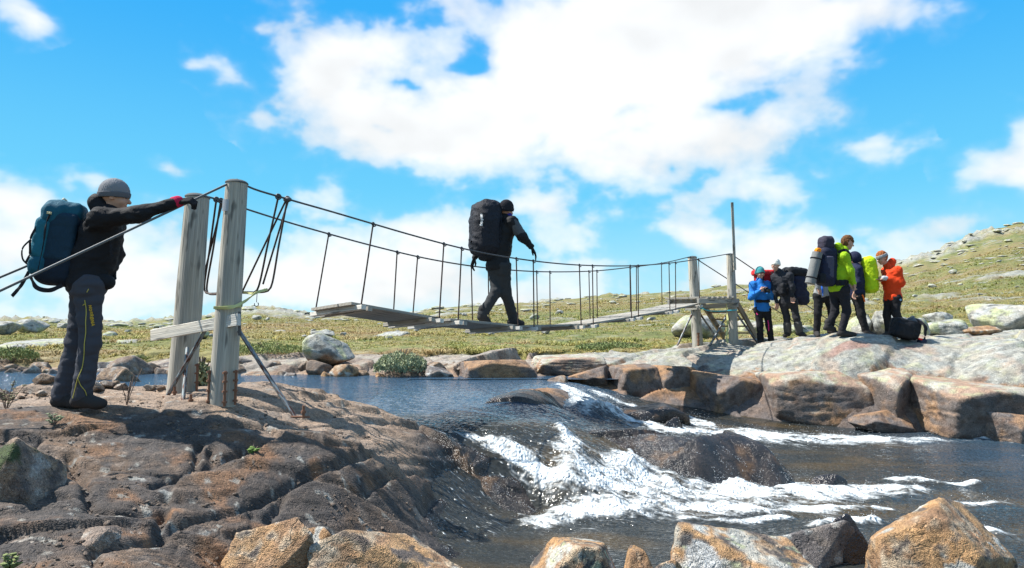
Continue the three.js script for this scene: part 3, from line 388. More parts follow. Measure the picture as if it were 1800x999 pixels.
function rockGeo(seed, w, h, dp, o = {}) { // an angular block w x h x dp metres, standing on y = 0
  const { faces = 13, sharp = 16, detail = 14, rough = 1, tone = 'brown', turn = 0, lean = 0 } = o, r = rng(seed), pl = [];
  for (let i = 0; i < faces; i++) { const y = (i + .5) / faces * 2 - 1 + .2 * (r() - .5), a = i * 2.399 + r() * .9, q = Math.sqrt(Math.max(0, 1 - y * y)); pl.push([q * Math.cos(a), clamp(y, -1, 1), q * Math.sin(a), .62 + .44 * r()]); }
  if (o.box) { pl.length = 0; for (const [a, b, c] of [[1, 0, 0], [-1, 0, 0], [0, 1, 0], [0, -1, 0], [0, 0, 1], [0, 0, -1], [.8, .5, .4], [-.6, .7, .5], [.3, .6, .8], [-.5, -.4, .8]]) { const v = [a + .32 * (r() - .5), b + .32 * (r() - .5), c + .32 * (r() - .5)], l = Math.hypot(...v); pl.push([v[0] / l, v[1] / l, v[2] / l, Math.abs(a) + Math.abs(b) + Math.abs(c) > 1 ? 1.02 + .2 * r() : .8 + .12 * r()]); } }
  if (o.flat) pl.push([.08 * (r() - .5), 1, .1, .55]);
  const g = mergeVertices(new THREE.IcosahedronGeometry(1, detail).deleteAttribute('uv').deleteAttribute('normal'), 1e-5), P = g.attributes.position.array, q = seed * 1.37 % 40;
  for (let i = 0; i < P.length; i += 3) {
    const x = P[i], y = P[i + 1], z = P[i + 2]; let s = 0;
    for (const [a, b, c, k] of pl) { const t = (a * x + b * y + c * z) / k; if (t > 0) s += Math.pow(t, sharp); }
    const R = Math.pow(s, -1 / sharp) * (1 + rough * (.045 * fbm(x * 1.7 + q, y * 1.7, z * 1.7, 3) + .028 * ridge(x * 3.5 + q, y * 5, z * 3.5, 3) + .016 * fbm(x * 11 + q, y * 11, z * 11, 2) + (o.box ? .022 * ridge(x * .7 + q, y * 6, z * .7, 2) - .03 * fbm(x * 1.7 + q, y * 1.7, z * 1.7, 3) : 0)));
    P[i] = x * R; P[i + 1] = y * R; P[i + 2] = z * R;
  }
  const c = Math.cos(turn), s = Math.sin(turn), cl = Math.cos(lean), sl = Math.sin(lean);
  for (let i = 0; i < P.length; i += 3) { const x = P[i] * c + P[i + 2] * s, z = -P[i] * s + P[i + 2] * c, y = P[i + 1]; P[i] = x * cl - y * sl; P[i + 1] = x * sl + y * cl; P[i + 2] = z; }
  g.computeBoundingBox(); const b = g.boundingBox, S = [w / (b.max.x - b.min.x), h / (b.max.y - b.min.y), dp / (b.max.z - b.min.z)];
  for (let i = 0; i < P.length; i += 3) { P[i] = (P[i] - (b.min.x + b.max.x) / 2) * S[0]; P[i + 1] = (P[i + 1] - b.min.y) * S[1]; P[i + 2] = (P[i + 2] - (b.min.z + b.max.z) / 2) * S[2]; }
  g.computeVertexNormals();
  const N = g.attributes.normal.array, C = new Float32Array(P.length), tf = TONES[tone];
  for (let i = 0; i < P.length; i += 3) {
    let c = tf([P[i], P[i + 1], P[i + 2]], [N[i], N[i + 1], N[i + 2]], q);
    if (o.disc && N[i + 2] > 0) { const [dx, dy, dr] = o.disc, e = Math.hypot(P[i] - dx, P[i + 1] - (h - dy)) / dr + .18 * N3(P[i] * 14, P[i + 1] * 14, 3); c = mix3(c, mix3([.62, .62, .60], [.50, .50, .48], ss(-.1, .3, N3(P[i] * 30, P[i + 1] * 30, 8))), ss(1.04, .96, e)); }
    if (o.moss) c = mix3(c, [.055, .085, .018], ss(.0, .1, fbm(P[i] * 6 + 1, P[i + 1] * 2, P[i + 2] * 6, 3) - .5 * Math.hypot((P[i] - o.moss[0]) / o.moss[3], (P[i + 1] - h + o.moss[1]) / .09) + .42));
    C.set(c, i);
  }
  g.setAttribute('color', new THREE.BufferAttribute(C, 3));
  const f = g.toNonIndexed(), p = f.attributes.position.array, U = new Float32Array(p.length / 3 * 2), k = 1.2;
  for (let t = 0; t < p.length; t += 9) {
    const ux = p[t + 3] - p[t], uy = p[t + 4] - p[t + 1], uz = p[t + 5] - p[t + 2], vx = p[t + 6] - p[t], vy = p[t + 7] - p[t + 1], vz = p[t + 8] - p[t + 2], nx = Math.abs(uy * vz - uz * vy), ny = Math.abs(uz * vx - ux * vz), nz = Math.abs(ux * vy - uy * vx);
    for (let e = 0; e < 3; e++) { const o2 = t + e * 3, a = nx > ny && nx > nz ? [p[o2 + 2], p[o2 + 1]] : ny > nz ? [p[o2], p[o2 + 2]] : [p[o2], p[o2 + 1]]; U[(o2 / 3) * 2] = a[0] / k + q; U[(o2 / 3) * 2 + 1] = a[1] / k + q * .7; }
  }
  f.setAttribute('uv', new THREE.BufferAttribute(U, 2)); return f;
}
// [left, right, top row, foot row, distance, depth in m, tone, seed, options]
function rock(name, label, [x0, x1, top, foot, d, dp, tone, seed, o = {}], group, cat = 'rock') {
  const w = (x1 - x0) / F * d, p = at((x0 + x1) / 2, foot, d + dp / 2), sink = Math.max(0, p[1] + .05 - (d < 17 ? rockTop(p[0], p[2]) : ground(p[0], p[2]))), h = (foot - top) / F * d + sink, mt = tone === 'wet' ? wetMat : d > 9 ? rockFarMat : rockMat;
  const m = mesh(name, rockGeo(seed, w, h, dp, { tone, detail: d < 6 ? 27 : d < 16 ? 15 : 9, ...o }), mt); m.position.set(p[0], p[1] - sink, -p[2]); return tag(m, label, cat, group);
}
rock('boulder', 'orange brown angular boulder with a pale sharp top edge below the rock outcrop', [396, 572, 904, 1040, 3.6, .5, 'ochre', 11, { faces: 8, sharp: 60, turn: .4 }], 'foreground boulders', 'boulder');
rock('boulder', 'wide tan boulder with white lichen spots and a dark side over the water', [552, 826, 908, 1060, 3.65, .7, 'ochre', 23, { faces: 9, sharp: 55, turn: 1.1 }], 'foreground boulders', 'boulder');
rock('boulder', 'low ochre boulder with grey top standing in the shallow water', [912, 1104, 936, 1060, 4.1, .55, 'mottled', 31, { faces: 9, sharp: 40, turn: 2 }], 'foreground boulders', 'boulder');
rock('boulder', 'long lichen mottled boulder with one large white lichen disc', [1148, 1446, 918, 1060, 4.1, .7, 'mottled', 47, { faces: 9, sharp: 40, turn: .2, lean: -.12, disc: [-.25, .185, .1] }], 'foreground boulders', 'boulder');
rock('boulder', 'big rounded tan boulder tapering to a blunt top beside the stream', [1526, 1794, 876, 1050, 4.35, .75, 'ochre', 58, { faces: 11, sharp: 26, turn: 2.6 }], 'foreground boulders', 'boulder');
rock('boulder', 'dark grey wet slab behind the lichen mottled boulder', [1300, 1545, 912, 1030, 4.75, .6, 'grey', 64, { faces: 8, sharp: 50, turn: .7, lean: .12 }], 'foreground boulders', 'boulder');
rock('boulder', 'tall dark block with moss on top at the edge of the outcrop', [-60, 124, 752, 965, 3.8, .6, 'brown', 72, { faces: 9, sharp: 34, turn: 2.3, lean: .1, rough: 1.5, moss: [-.04, .05, 0, .2] }], 'foreground boulders', 'boulder');
for (const [l, a] of [['small orange stone wedged between the two front boulders', [505, 600, 925, 985, 4.0, .25, 'ochre', 81]], ['small brown stone beside the low ochre boulder', [1085, 1165, 966, 1015, 4.15, .3, 'ochre', 82]], ['little square ochre stone at the foot of the lichen boulder', [1128, 1215, 985, 1040, 3.9, .22, 'ochre', 83]], ['dark jagged stone at the water edge behind the slab', [1450, 1540, 905, 985, 4.95, .3, 'wet', 84]], ['low brown stone on the outcrop beside the corner block', [120, 215, 925, 990, 3.5, .3, 'brown', 85]], ['flat brown stone under the corner block', [-20, 110, 945, 1010, 3.3, .4, 'brown', 86]]]) rock('stone', l, a);
const BANK = 'rock blocks of the far bank';
rock('rock_block', 'grey brown tilted slab at the waterline right of the bridge shadow', [1200, 1352, 646, 754, 12.0, 1.5, 'slab', 101, { box: 1, sharp: 50, turn: .25, lean: -.1 }], BANK);
rock('rock_block', 'long lichen topped mass of brown rock below the hikers', [1334, 1520, 640, 760, 11.3, 1.8, 'pink', 102, { box: 1, sharp: 40, turn: -.12, lean: .04 }], BANK);
rock('rock_block', 'bulging orange brown overhang with lichen cap at the dark cleft', [1490, 1622, 634, 748, 10.9, 1.5, 'pink', 103, { box: 1, sharp: 30, turn: .5, lean: .1 }], BANK);
rock('rock_block', 'long pink grey slab sloping to a dark undercut edge by the stream', [1608, 1870, 656, 772, 10.0, 1.7, 'pink', 104, { box: 1, sharp: 50, turn: .12, lean: .05 }], BANK);
rock('rock_block', 'dark red undercut block at the waterline below the pink slab', [1720, 1850, 720, 780, 9.75, .8, 'slab', 134, { box: 1, sharp: 50, turn: .4 }], BANK);
rock('rock_block', 'low orange block at the waterline under the overhang', [1490, 1600, 720, 762, 10.8, .6, 'slab', 105, { faces: 10, sharp: 24 }], BANK);
rock('rock_block', 'rust orange block with flat lichen top above the calm pool', [800, 945, 630, 678, 13.1, .9, 'slab', 106, { box: 1, sharp: 50, turn: .2 }], BANK);
rock('rock_block', 'pale topped orange shelf beside the rust orange block', [925, 1065, 622, 662, 13.6, 1, 'pink', 107, { box: 1, sharp: 50, turn: .15 }], BANK);
rock('rock_block', 'grey wedge block leaning over the head of the rapids', [998, 1080, 642, 692, 12.8, .8, 'slab', 108, { faces: 8, sharp: 30, turn: 1.1, lean: .2 }], BANK);
rock('rock_block', 'smooth grey slab left of the bridge shadow', [1062, 1165, 640, 706, 12.6, .9, 'slab', 109, { box: 1, sharp: 50, turn: .3, lean: -.12 }], BANK);
rock('rock_block', 'dark grey slab lying in the shadow of the bridge', [1140, 1235, 640, 712, 12.7, .9, 'slab', 110, { box: 1, sharp: 50, turn: .2, lean: -.1 }], BANK);
rock('rock_block', 'small round brown stone at the head of the rapids', [956, 998, 660, 682, 12.2, .4, 'brown', 111], BANK);
rock('stream_rock', 'black wet rock splitting the rapids below the bridge shadow', [1084, 1216, 708, 752, 10.2, .7, 'wet', 120, { faces: 10, sharp: 18, turn: .5 }]);
rock('stream_rock', 'small rusty wet stone beside the black rock in the rapids', [1155, 1205, 733, 756, 9.9, .3, 'wet', 121]);
rock('stream_rock', 'steep wet knob between the two white chutes', [925, 1000, 758, 850, 7.0, .6, 'wet', 122, { faces: 10, sharp: 10, turn: .5 }]);
rock('stream_rock', 'low wet stone showing in the tail of the white water', [1415, 1490, 833, 862, 7.1, .35, 'wet', 123]);
rock('stream_rock', 'brown wet hump at the lip of the pool', [868, 962, 692, 722, 9.5, .8, 'wet', 124, { faces: 12, sharp: 8 }]);
const MOOR = 'boulders on the far bank and the moor';
for (const [l, a] of [
  ['big pale lichen boulder with orange foot at the pool edge', [533, 622, 583, 652, 14.0, 1, 'lichenbase', 201, { faces: 11, sharp: 14, turn: .4 }]],
  ['rounded pale boulder on the grass beyond the big pale boulder', [470, 518, 580, 603, 24, 1.2, 'lichen', 202]],
  ['long flat pale boulder on the grass under the first deck panel', [648, 724, 582, 603, 21, 1.4, 'lichen', 203]],
  ['small upright pale stone on the grass under the second deck panel', [866, 884, 577, 592, 22, .5, 'lichen', 204]],
  ['grey boulder on the skyline left of the capped hiker', [28, 74, 560, 590, 26, 1.4, 'lichen', 205]],
  ['smaller grey boulder beside the skyline boulder', [-20, 22, 564, 592, 24, 1.2, 'lichen', 206]],
  ['orange brown boulder behind the capped hiker across the water', [182, 264, 624, 664, 13.6, .9, 'brown', 207, { turn: .6 }]],
  ['flat tilted orange slab in front of the orange brown boulder', [172, 236, 644, 672, 12.6, .6, 'brown', 208, { lean: .15 }]],
  ['flat dark slab leaning on the tilted orange slab', [190, 268, 645, 674, 12.3, .5, 'brown', 209, { lean: .22, faces: 8, sharp: 24 }]],
  ['dark round stone half sunk in the pool', [120, 138, 661, 671, 13, .3, 'grey', 210]],
  ['grey round boulder right of the striped trouser leg', [182, 202, 582, 598, 24, .6, 'lichen', 211]],
  ['big lichen boulder resting on a small stone right of the hikers', [1710, 1835, 530, 593, 15.2, 1.5, 'lichen', 212, { faces: 12, sharp: 12, lean: -.15 }]],
  ['pale lichen boulder between the black backpack and the small orange stone', [1612, 1692, 560, 595, 14.4, .9, 'lichen', 213]],
  ['small orange stone under the big lichen boulder', [1688, 1750, 572, 598, 14.2, .6, 'ochre', 214]],
  ['pointed pale boulder behind the navy hooded hiker', [1532, 1578, 545, 592, 14.6, .8, 'lichen', 215, { faces: 9, sharp: 18 }]],
  ['dark rounded boulder behind the lime jacketed hiker', [1482, 1532, 550, 594, 14.9, .8, 'lichen', 216]],
  ['dark lichen boulder right of the rucksack on the rock', [1596, 1634, 558, 594, 13.6, .6, 'lichen', 217]],
  ['low pale stone beyond the rucksack', [1634, 1672, 548, 566, 19, .8, 'lichen', 218]],
  ['broad pale lichen boulder under the far platform', [1176, 1282, 552, 606, 17.4, 1.4, 'lichen', 219, { faces: 12, sharp: 12 }]],
  ['pale stone beside the far steps', [1296, 1340, 560, 594, 18.2, 1, 'lichen', 220]],
  ['pale slab behind the blue jacketed hiker', [1352, 1432, 570, 597, 17.6, 1.2, 'lichen', 221, { flat: 1 }]],
  ['rounded pale boulder left of the far platform', [1108, 1142, 566, 582, 26, 1, 'lichen', 222]],
  ['pale slab on the grass left of the far platform', [1058, 1128, 573, 586, 23, 1.4, 'lichen', 223, { flat: 1 }]],
  ['wide pale granite hump beyond the pool left of the hiker', [20, 170, 592, 652, 17, 3, 'lichen', 224, { flat: 1, faces: 12, sharp: 10 }]],
  ['long pale granite shelf beyond the posts', [240, 330, 598, 622, 19, 2, 'lichen', 225, { flat: 1 }]],
  ['pale granite step between hiker and posts', [200, 262, 596, 626, 18, 1.6, 'lichen', 226]],
]) rock('boulder', l, a, MOOR, 'boulder');
{ // rubble along the far edge of the pool and by the near shore
  const r = rng(99);
  for (let i = 0; i < 74; i++) { const px = lerp(-20, 830, (i + r()) / 74), w = 16 + 40 * r() * r(), d = lerp(14.3, 13.3, ss(0, 900, px)) + .9 * r(), x = (px - 900) / F * d, y = ground(x, d), sc = w / F * d, tn = r() < .62 ? 'brown' : r() < .5 ? 'ochre' : 'grey', m = mesh('bank_stone', rockGeo(300 + i, sc, sc * (.45 + .35 * r()) + Math.max(0, .68 - y), sc * .9, { tone: tn, detail: 7, turn: r() * 3, faces: 9, sharp: 20 }), rockFarMat); m.position.set(x, y - sc * .12 - .03, -d); tag(m, { brown: 'brown', ochre: 'orange tan', grey: 'grey' }[tn] + (w > 34 ? ' block' : ' stone') + ' in the rubble along the far edge of the pool', 'stone', 'rubble along the far edge of the pool'); }
  for (let i = 0; i < 16; i++) { const px = lerp(-10, 300, r()), d = 5.9 + .9 * r(), x = (px - 900) / F * d, sc = .07 + .16 * r(), m = mesh('shore_stone', rockGeo(400 + i, sc, sc * .6, sc * .9, { tone: 'brown', detail: 9, turn: r() * 3, faces: 9, sharp: 20 }), rockMat); m.position.set(x, rockTop(x, d) - sc * .12, -d); tag(m, 'tan stone lying on the outcrop around the capped hiker', 'stone', 'stones on the outcrop'); }
  for (let i = 0; i < 72; i++) { // single pale stones strewn over the near moor
    const d = 19 + 26 * Math.pow(r(), 1.3), x = (lerp(-80, 1880, r()) - 900) / F * d, sc = .18 + .7 * r() * r(), m = mesh('moor_stone', rockGeo(600 + (i % 24), sc, sc * (.35 + .3 * r()), sc * .8, { tone: 'lichen', detail: 5, faces: 9, sharp: 14 }), rockFarMat); m.position.set(x, ground(x, d) - sc * .1, -d); m.rotation.y = r() * 6; tag(m, 'pale lichen stone strewn on the heath', 'stone', 'stones strewn on the heath');
  }
  const far = new THREE.InstancedMesh(rockGeo(777, 1, .5, .9, { tone: 'lichen', detail: 3, faces: 9, sharp: 14 }), rockFarMat, 950), M = new THREE.Matrix4(), Q = new THREE.Quaternion(), up = new THREE.Vector3(0, 1, 0);
  for (let i = 0; i < 950; i++) { let d, x, k = 0; do { d = 42 + 75 * r(); x = (lerp(-100, 2000, r()) - 900) / F * d; } while (k++ < 6 && r() > .25 + 1.6 * ss(.0, .3, fbm(x * .12, d * .16, 4, 2)) + .4 * hillAt(x, d)); const s = (.18 + .95 * r() * r() * r()) * d / 50; far.setMatrixAt(i, M.compose(new THREE.Vector3(x, moor(x, d) - .06 * s, -d), Q.setFromAxisAngle(up, r() * 6.3), new THREE.Vector3(s * (1 + r()), s * (.5 + .5 * r()), s))); }
  far.name = 'scattered_stones'; far.castShadow = far.receiveShadow = true; scene.add(stuff(far, 'pale stones scattered over the distant moor and hill', 'stones'));
}
{ // grit and small stones caught on the outcrop and between the boulders
  const r = rng(303), list = [], M = new THREE.Matrix4(), Q = new THREE.Quaternion(), E = new THREE.Euler(), C = new THREE.Color();
  for (let k = 0; k < 60000 && list.length < 1800; k++) { const d = lerp(3.0, 6.9, r()), x = (lerp(-40, 860, r()) - 900) / F * d, y = rockTop(x, d), low = (rockTop(x + .07, d) + rockTop(x - .07, d) + rockTop(x, d + .07) + rockTop(x, d - .07)) / 4 - y; if (low < .006 - .012 * ss(.1, .4, N3(x * 2, d * 2, 9)) || wetness(x, d) > .5) continue; list.push([x, y, d, .003 + .013 * Math.pow(r(), 4) + .004 * r()]); }
  const im = new THREE.InstancedMesh(rockGeo(888, 1, .7, .9, { tone: 'grey', detail: 2, faces: 9, sharp: 16 }), rockMat, list.length);
  list.forEach(([x, y, d, s], i) => { im.setMatrixAt(i, M.compose(new THREE.Vector3(x, y - s * .2, -d), Q.setFromEuler(E.set(r() * .6, r() * 6.3, r() * .6)), new THREE.Vector3(s * 2, s * 1.6, s * 2))); const v = 1.1 + 1.1 * r(); im.setColorAt(i, C.setRGB(v * 1.1, v * .95, v * .82)); });
  im.name = 'grit'; im.castShadow = im.receiveShadow = true; scene.add(stuff(im, 'grit and pebbles caught in hollows of the rock outcrop', 'grit'));
}
// ---------- heath plants ----------
{
  const blade = []; const r = rng(7);
  for (let b = 0; b < 9; b++) { const a = r() * 6.28, l = .55 + .6 * r(), o = .2 + .55 * r(), w = .035 + .03 * r(), ox = .25 * (r() - .5), oz = .25 * (r() - .5), c = Math.cos(a), s = Math.sin(a), g = new THREE.BufferGeometry(); const p = (t, e) => [ox + c * o * t * t - s * e * w * (1 - t), l * t * (1 - .18 * t), oz + s * o * t * t + c * e * w * (1 - t)]; const q = [p(0, -1), p(0, 1), p(.55, -1), p(.55, 1), p(1, 0)]; g.setAttribute('position', new THREE.Float32BufferAttribute([...q[0], ...q[1], ...q[2], ...q[1], ...q[3], ...q[2], ...q[2], ...q[3], ...q[4]], 3)); g.computeVertexNormals(); blade.push(g); }
  const tuft = mergeGeometries(blade), n = 62000, im = new THREE.InstancedMesh(tuft, std({ color: 0xffffff, roughness: 1 }), n), M = new THREE.Matrix4(), Q = new THREE.Quaternion(), up = new THREE.Vector3(0, 1, 0), C = new THREE.Color();
  let k = 0;
  for (let i = 0; i < 400000 && k < n; i++) {
    const d = 14.6 + 42 * Math.pow(r(), 1.9), px = lerp(-60, 1880, r()), x = (px - 900) / F * d;
    if (d < (x < 0 ? 15.4 : lerp(15.2, 16.5, ss(2.5, 5.5, x))) + .7 * N3(x * .8, d, 1)) continue;
    const y = ground(x, d); if (y < .85 || crag(x, d) > .3) continue;
    const c = turfTone(x, y, d), v = .75 + .6 * r(), h = (.028 + .07 * r() * r() * (1 + 1.2 * ss(.1, .3, N3(x * .5, d * .5, 2)))) * (1 + (d - 15) * .01);
    im.setMatrixAt(k, M.compose(new THREE.Vector3(x, y - .01, -d), Q.setFromAxisAngle(up, r() * 6.3), new THREE.Vector3(h * 2.4, h, h * 2.4))); im.setColorAt(k++, C.setRGB(c[0] * v * 1.05, c[1] * v, c[2] * v));
  }
  im.count = k; im.name = 'heath_grass'; im.castShadow = im.receiveShadow = true; scene.add(stuff(im, 'short olive and straw coloured heath grass', 'grass'));
  function shrub(label, px, py, d, w, h, n, tone, seed) {
    const q = rng(seed), p = at(px, py, d), s = thing('willow_shrub', label, 'shrub', [p[0], (d < 17 ? rockTop(p[0], d) : ground(p[0], d)) - .02, -d], 'low willow shrubs'), stems = [], lp = [], ln = [];
    for (let i = 0; i < 16; i++) { const a = q() * 6.28, e = .15 + .8 * q(), tip = new THREE.Vector3(Math.cos(a) * w * .5 * e, h * (1 - .45 * e * e), Math.sin(a) * w * .4 * e); stems.push(new THREE.TubeGeometry(new THREE.QuadraticBezierCurve3(new THREE.Vector3((q() - .5) * .1, -.05, (q() - .5) * .1), new THREE.Vector3(tip.x * .3, h * .5, tip.z * .3), tip), 5, .006, 4)); }
    mesh('stem', mergeGeometries(stems), std({ color: lin(.12, .09, .07), roughness: 1 }), s);
    const g = new THREE.BufferGeometry(), C = [];
    for (let i = 0; i < n; i++) { const a = q() * 6.28, e = Math.pow(q(), .45), b = q(), cx = Math.cos(a) * w * .5 * e, cz = Math.sin(a) * w * .42 * e, top = h * (1 - .5 * e * e) * (.8 + .3 * N3(cx * 5, cz * 5, seed)), cy = top * (1 - .75 * b * b), L = .022 + .02 * q(), d1 = new THREE.Vector3(q() - .5, q() * .9, q() - .5).normalize().multiplyScalar(L), d2 = new THREE.Vector3(q() - .5, q() - .5, q() - .5).cross(d1).normalize().multiplyScalar(L * .36); const P = (u, v) => [cx + d1.x * u + d2.x * v, cy + d1.y * u + d2.y * v, cz + d1.z * u + d2.z * v]; lp.push(...P(-1, 0), ...P(0, -1), ...P(0, 1), ...P(0, -1), ...P(1, 0), ...P(0, 1)); const k2 = .75 + .5 * q(); for (let e2 = 0; e2 < 6; e2++) C.push(tone[0] * k2, tone[1] * k2, tone[2] * k2); }
    g.setAttribute('position', new THREE.Float32BufferAttribute(lp, 3)); g.setAttribute('color', new THREE.Float32BufferAttribute(C, 3)); g.computeVertexNormals();
    mesh('foliage', g, std({ vertexColors: true, roughness: .9, side: THREE.DoubleSide }), s);
  }
  shrub('grey green willow shrub at the pool edge right of the big pale boulder', 703, 652, 13.6, 1.05, .52, 4200, [.28, .31, .18], 61);
  shrub('small grey willow shrub between the two near posts', 352, 690, 6.9, .26, .32, 900, [.25, .28, .16], 62);
  shrub('low green shrub at the turf edge left of the far platform', 1075, 608, 16.2, 1.7, .2, 2400, [.16, .2, .07], 63);
  shrub('low green shrub on the bank behind the capped hiker', 20, 636, 15.6, 1.1, .36, 2200, [.19, .22, .075], 64);
  shrub('green heath clump on the bank right of the near posts', 470, 622, 15.8, 1.9, .28, 3200, [.22, .25, .085], 65);
  function sprig(name, label, px, py, d, h, n, leaf, seed) {
    const q = rng(seed), p = at(px, py, d), s = thing(name, label, 'plant', [p[0], rockTop(p[0], d) - .01, -d]), tubes = [], lf = [];
    for (let i = 0; i < n; i++) { const a = q() * 6.28, e = .15 + .5 * q(), k = .5 + .5 * q(), b = new THREE.Vector3(Math.cos(a) * e * h * .3, h * k * .5, Math.sin(a) * e * h * .3), t = new THREE.Vector3(Math.cos(a) * e * h + (q() - .5) * h * .2, h * k, Math.sin(a) * e * h); tubes.push(new THREE.TubeGeometry(new THREE.QuadraticBezierCurve3(new THREE.Vector3(), b, t), 6, .0035, 4)); tubes.push(new THREE.TubeGeometry(new THREE.LineCurve3(b, b.clone().add(new THREE.Vector3((q() - .5) * h * .5, h * .3 * q(), (q() - .5) * h * .4))), 2, .0025, 4)); if (leaf) for (let m = 0; m < 5; m++) { const c = b.clone().lerp(t, q()), g = new THREE.SphereGeometry(.012, 5, 4); g.scale(1, .35, 1.7); g.rotateY(q() * 6); g.translate(c.x, c.y, c.z); lf.push(g); } }
    mesh('twig', mergeGeometries(tubes), std({ color: lin(.16, .11, .085), roughness: 1 }), s); if (leaf) mesh('foliage', mergeGeometries(lf), std({ color: lin(...leaf), roughness: .9 }), s);
  }
  sprig('bare_twig', 'leafless brown twig sprouting from the rock right of the hiker boots', 222, 725, 5.55, .3, 6, null, 71);
  sprig('bare_twig', 'leafless twig at the edge of the outcrop behind the corner block', 10, 725, 5.5, .28, 7, [.16, .15, .08], 72);
  sprig('rock_plant', 'tiny bright green plant in a rock crevice', 443, 785, 4.85, .07, 9, [.10, .17, .03], 73);
  sprig('rock_plant', 'pale green sprig growing before the hiker boots', 95, 742, 5.0, .1, 8, [.20, .23, .13], 74);
  sprig('rock_plant', 'thin green sprig at the foot of the outcrop', 18, 955, 3.2, .1, 8, [.15, .18, .06], 75);
}
// ---------- the footbridge ----------
const woodGrey = std({ color: lin(.54, .53, .49), map: woodMap, bumpMap: woodBump, bumpScale: .006, roughness: .85 });
const woodPale = std({ color: lin(.88, .87, .83), map: woodMap, bumpMap: woodBump, bumpScale: .003, roughness: .8 });
const woodDeck = std({ color: lin(.46, .445, .41), map: woodMap, bumpMap: woodBump, bumpScale: .003, roughness: .85 });
const woodBrown = std({ color: lin(.36, .29, .20), map: woodMap, bumpMap: woodBump, bumpScale: .003, roughness: .85 });
const steelDark = std({ color: lin(.085, .085, .09), roughness: .55, metalness: .5, bumpMap: rep(clothBump, 1, 6), bumpScale: .002 });
const rodRust = std({ color: lin(.30, .20, .165), map: rep(rustMap, 1, 2), roughness: .7, metalness: .3 });
const galv = std({ color: lin(.80, .84, .86), map: rep(rustMap, 1, 1), roughness: .55, metalness: .35 });
const rust = std({ color: lin(.20, .095, .055), roughness: .9, bumpMap: rockBump, bumpScale: .003 });
const capMat = std({ color: lin(.05, .058, .062), roughness: .85 });
const up3 = new THREE.Vector3(0, 1, 0);
const tube = (pts, r, n = 12, seg = 8, curved = true) => new THREE.TubeGeometry(curved ? new THREE.CatmullRomCurve3(pts) : (() => { const c = new THREE.CurvePath(); for (let i = 0; i + 1 < pts.length; i++) c.add(new THREE.LineCurve3(pts[i], pts[i + 1])); return c; })(), n, r, seg);
function rod(a, b, r, r2 = r, seg = 10) { const g = new THREE.CylinderGeometry(r2, r, a.distanceTo(b), seg); g.applyMatrix4(new THREE.Matrix4().compose(a.clone().lerp(b, .5), new THREE.Quaternion().setFromUnitVectors(up3, b.clone().sub(a).normalize()), new THREE.Vector3(1, 1, 1))); return g; }
function bar(a, b, side, w, h) { // a timber from a to b; side: its width direction
  const L = a.distanceTo(b), x = b.clone().sub(a).normalize(), z = side.clone().addScaledVector(x, -side.dot(x)).normalize(), y = x.clone().cross(z), c = Math.min(w, h) * .08, s = new THREE.Shape(); s.moveTo(-w / 2 + c, -h / 2); s.lineTo(w / 2 - c, -h / 2); s.lineTo(w / 2, -h / 2 + c); s.lineTo(w / 2, h / 2 - c); s.lineTo(w / 2 - c, h / 2); s.lineTo(-w / 2 + c, h / 2); s.lineTo(-w / 2, h / 2 - c); s.lineTo(-w / 2, -h / 2 + c); s.closePath();
  const g = new THREE.ExtrudeGeometry(s, { depth: L, bevelEnabled: false }), P = g.attributes.position.array, U = g.attributes.uv.array, o = (a.x * 7.3 + a.z * 3.1 + b.x) % 5;
  for (let i = 0; i < P.length / 3; i++) { U[i * 2] = (P[i * 3] + P[i * 3 + 1]) * 2.2 + o; U[i * 2 + 1] = P[i * 3 + 2] * .5 + o; }
  g.applyMatrix4(new THREE.Matrix4().makeBasis(z, y, x).setPosition(a)); return g;
}
function postGeo(base, top, r0, r1, seed) {
  const g = new THREE.CylinderGeometry(r1, r0, 1, 36, 40, false), P = g.attributes.position.array, U = g.attributes.uv.array, L = base.distanceTo(top);
  for (let i = 0; i < P.length; i += 3) { const a = Math.atan2(P[i + 2], P[i]), y = P[i + 1], k = 1 + .03 * N3(Math.cos(a) * 1.3 + seed, y * 1.5, Math.sin(a) * 1.3) + .012 * N3(Math.cos(a) * 5 + seed, y * 4, Math.sin(a) * 5) - (Math.abs(P[i + 1]) < .499 ? .05 * ss(.35, .6, N3(a * 2.6 + seed, y * .9, 3)) : 0); P[i] *= k; P[i + 2] *= k; }
  for (let i = 0; i < U.length / 2; i++) { U[i * 2] = U[i * 2] * .9 + seed; U[i * 2 + 1] = U[i * 2 + 1] * L * .45; }
  g.scale(1, L, 1); g.applyMatrix4(new THREE.Matrix4().compose(base.clone().lerp(top, .5), new THREE.Quaternion().setFromUnitVectors(up3, top.clone().sub(base).normalize()), new THREE.Vector3(1, 1, 1))); g.computeVertexNormals(); return g;
}
const lineA = (px) => { const q = (px - 900) / F, t = (q * 5.8 + 2.42) / (7.19 - 9.06 * q); return 5.8 + 9.06 * t; }, lineB = (px) => { const q = (px - 900) / F, t = (q * 6.37 + 3.03) / (7.2 - 9.05 * q); return 6.37 + 9.05 * t; };
const A_ = (px, py) => atV(px, py, lineA(px)), B_ = (px, py) => atV(px, py, lineB(px));
const bridge = thing('suspension_footbridge', 'narrow cable footbridge of grey planks hung from four timber posts over the rapids', 'footbridge');
const POSTS = [[atV(390, 714, 5.8), atV(416, 322, 5.8), .114, .089, 1], [atV(318, 699, 6.37), atV(347, 347, 6.37), .128, .105, 2], [atV(1290, 606, 14.86), atV(1284, 448, 14.86), .10, .085, 3], [atV(1227, 612, 15.4), atV(1217, 453, 15.4), .12, .10, 4]];
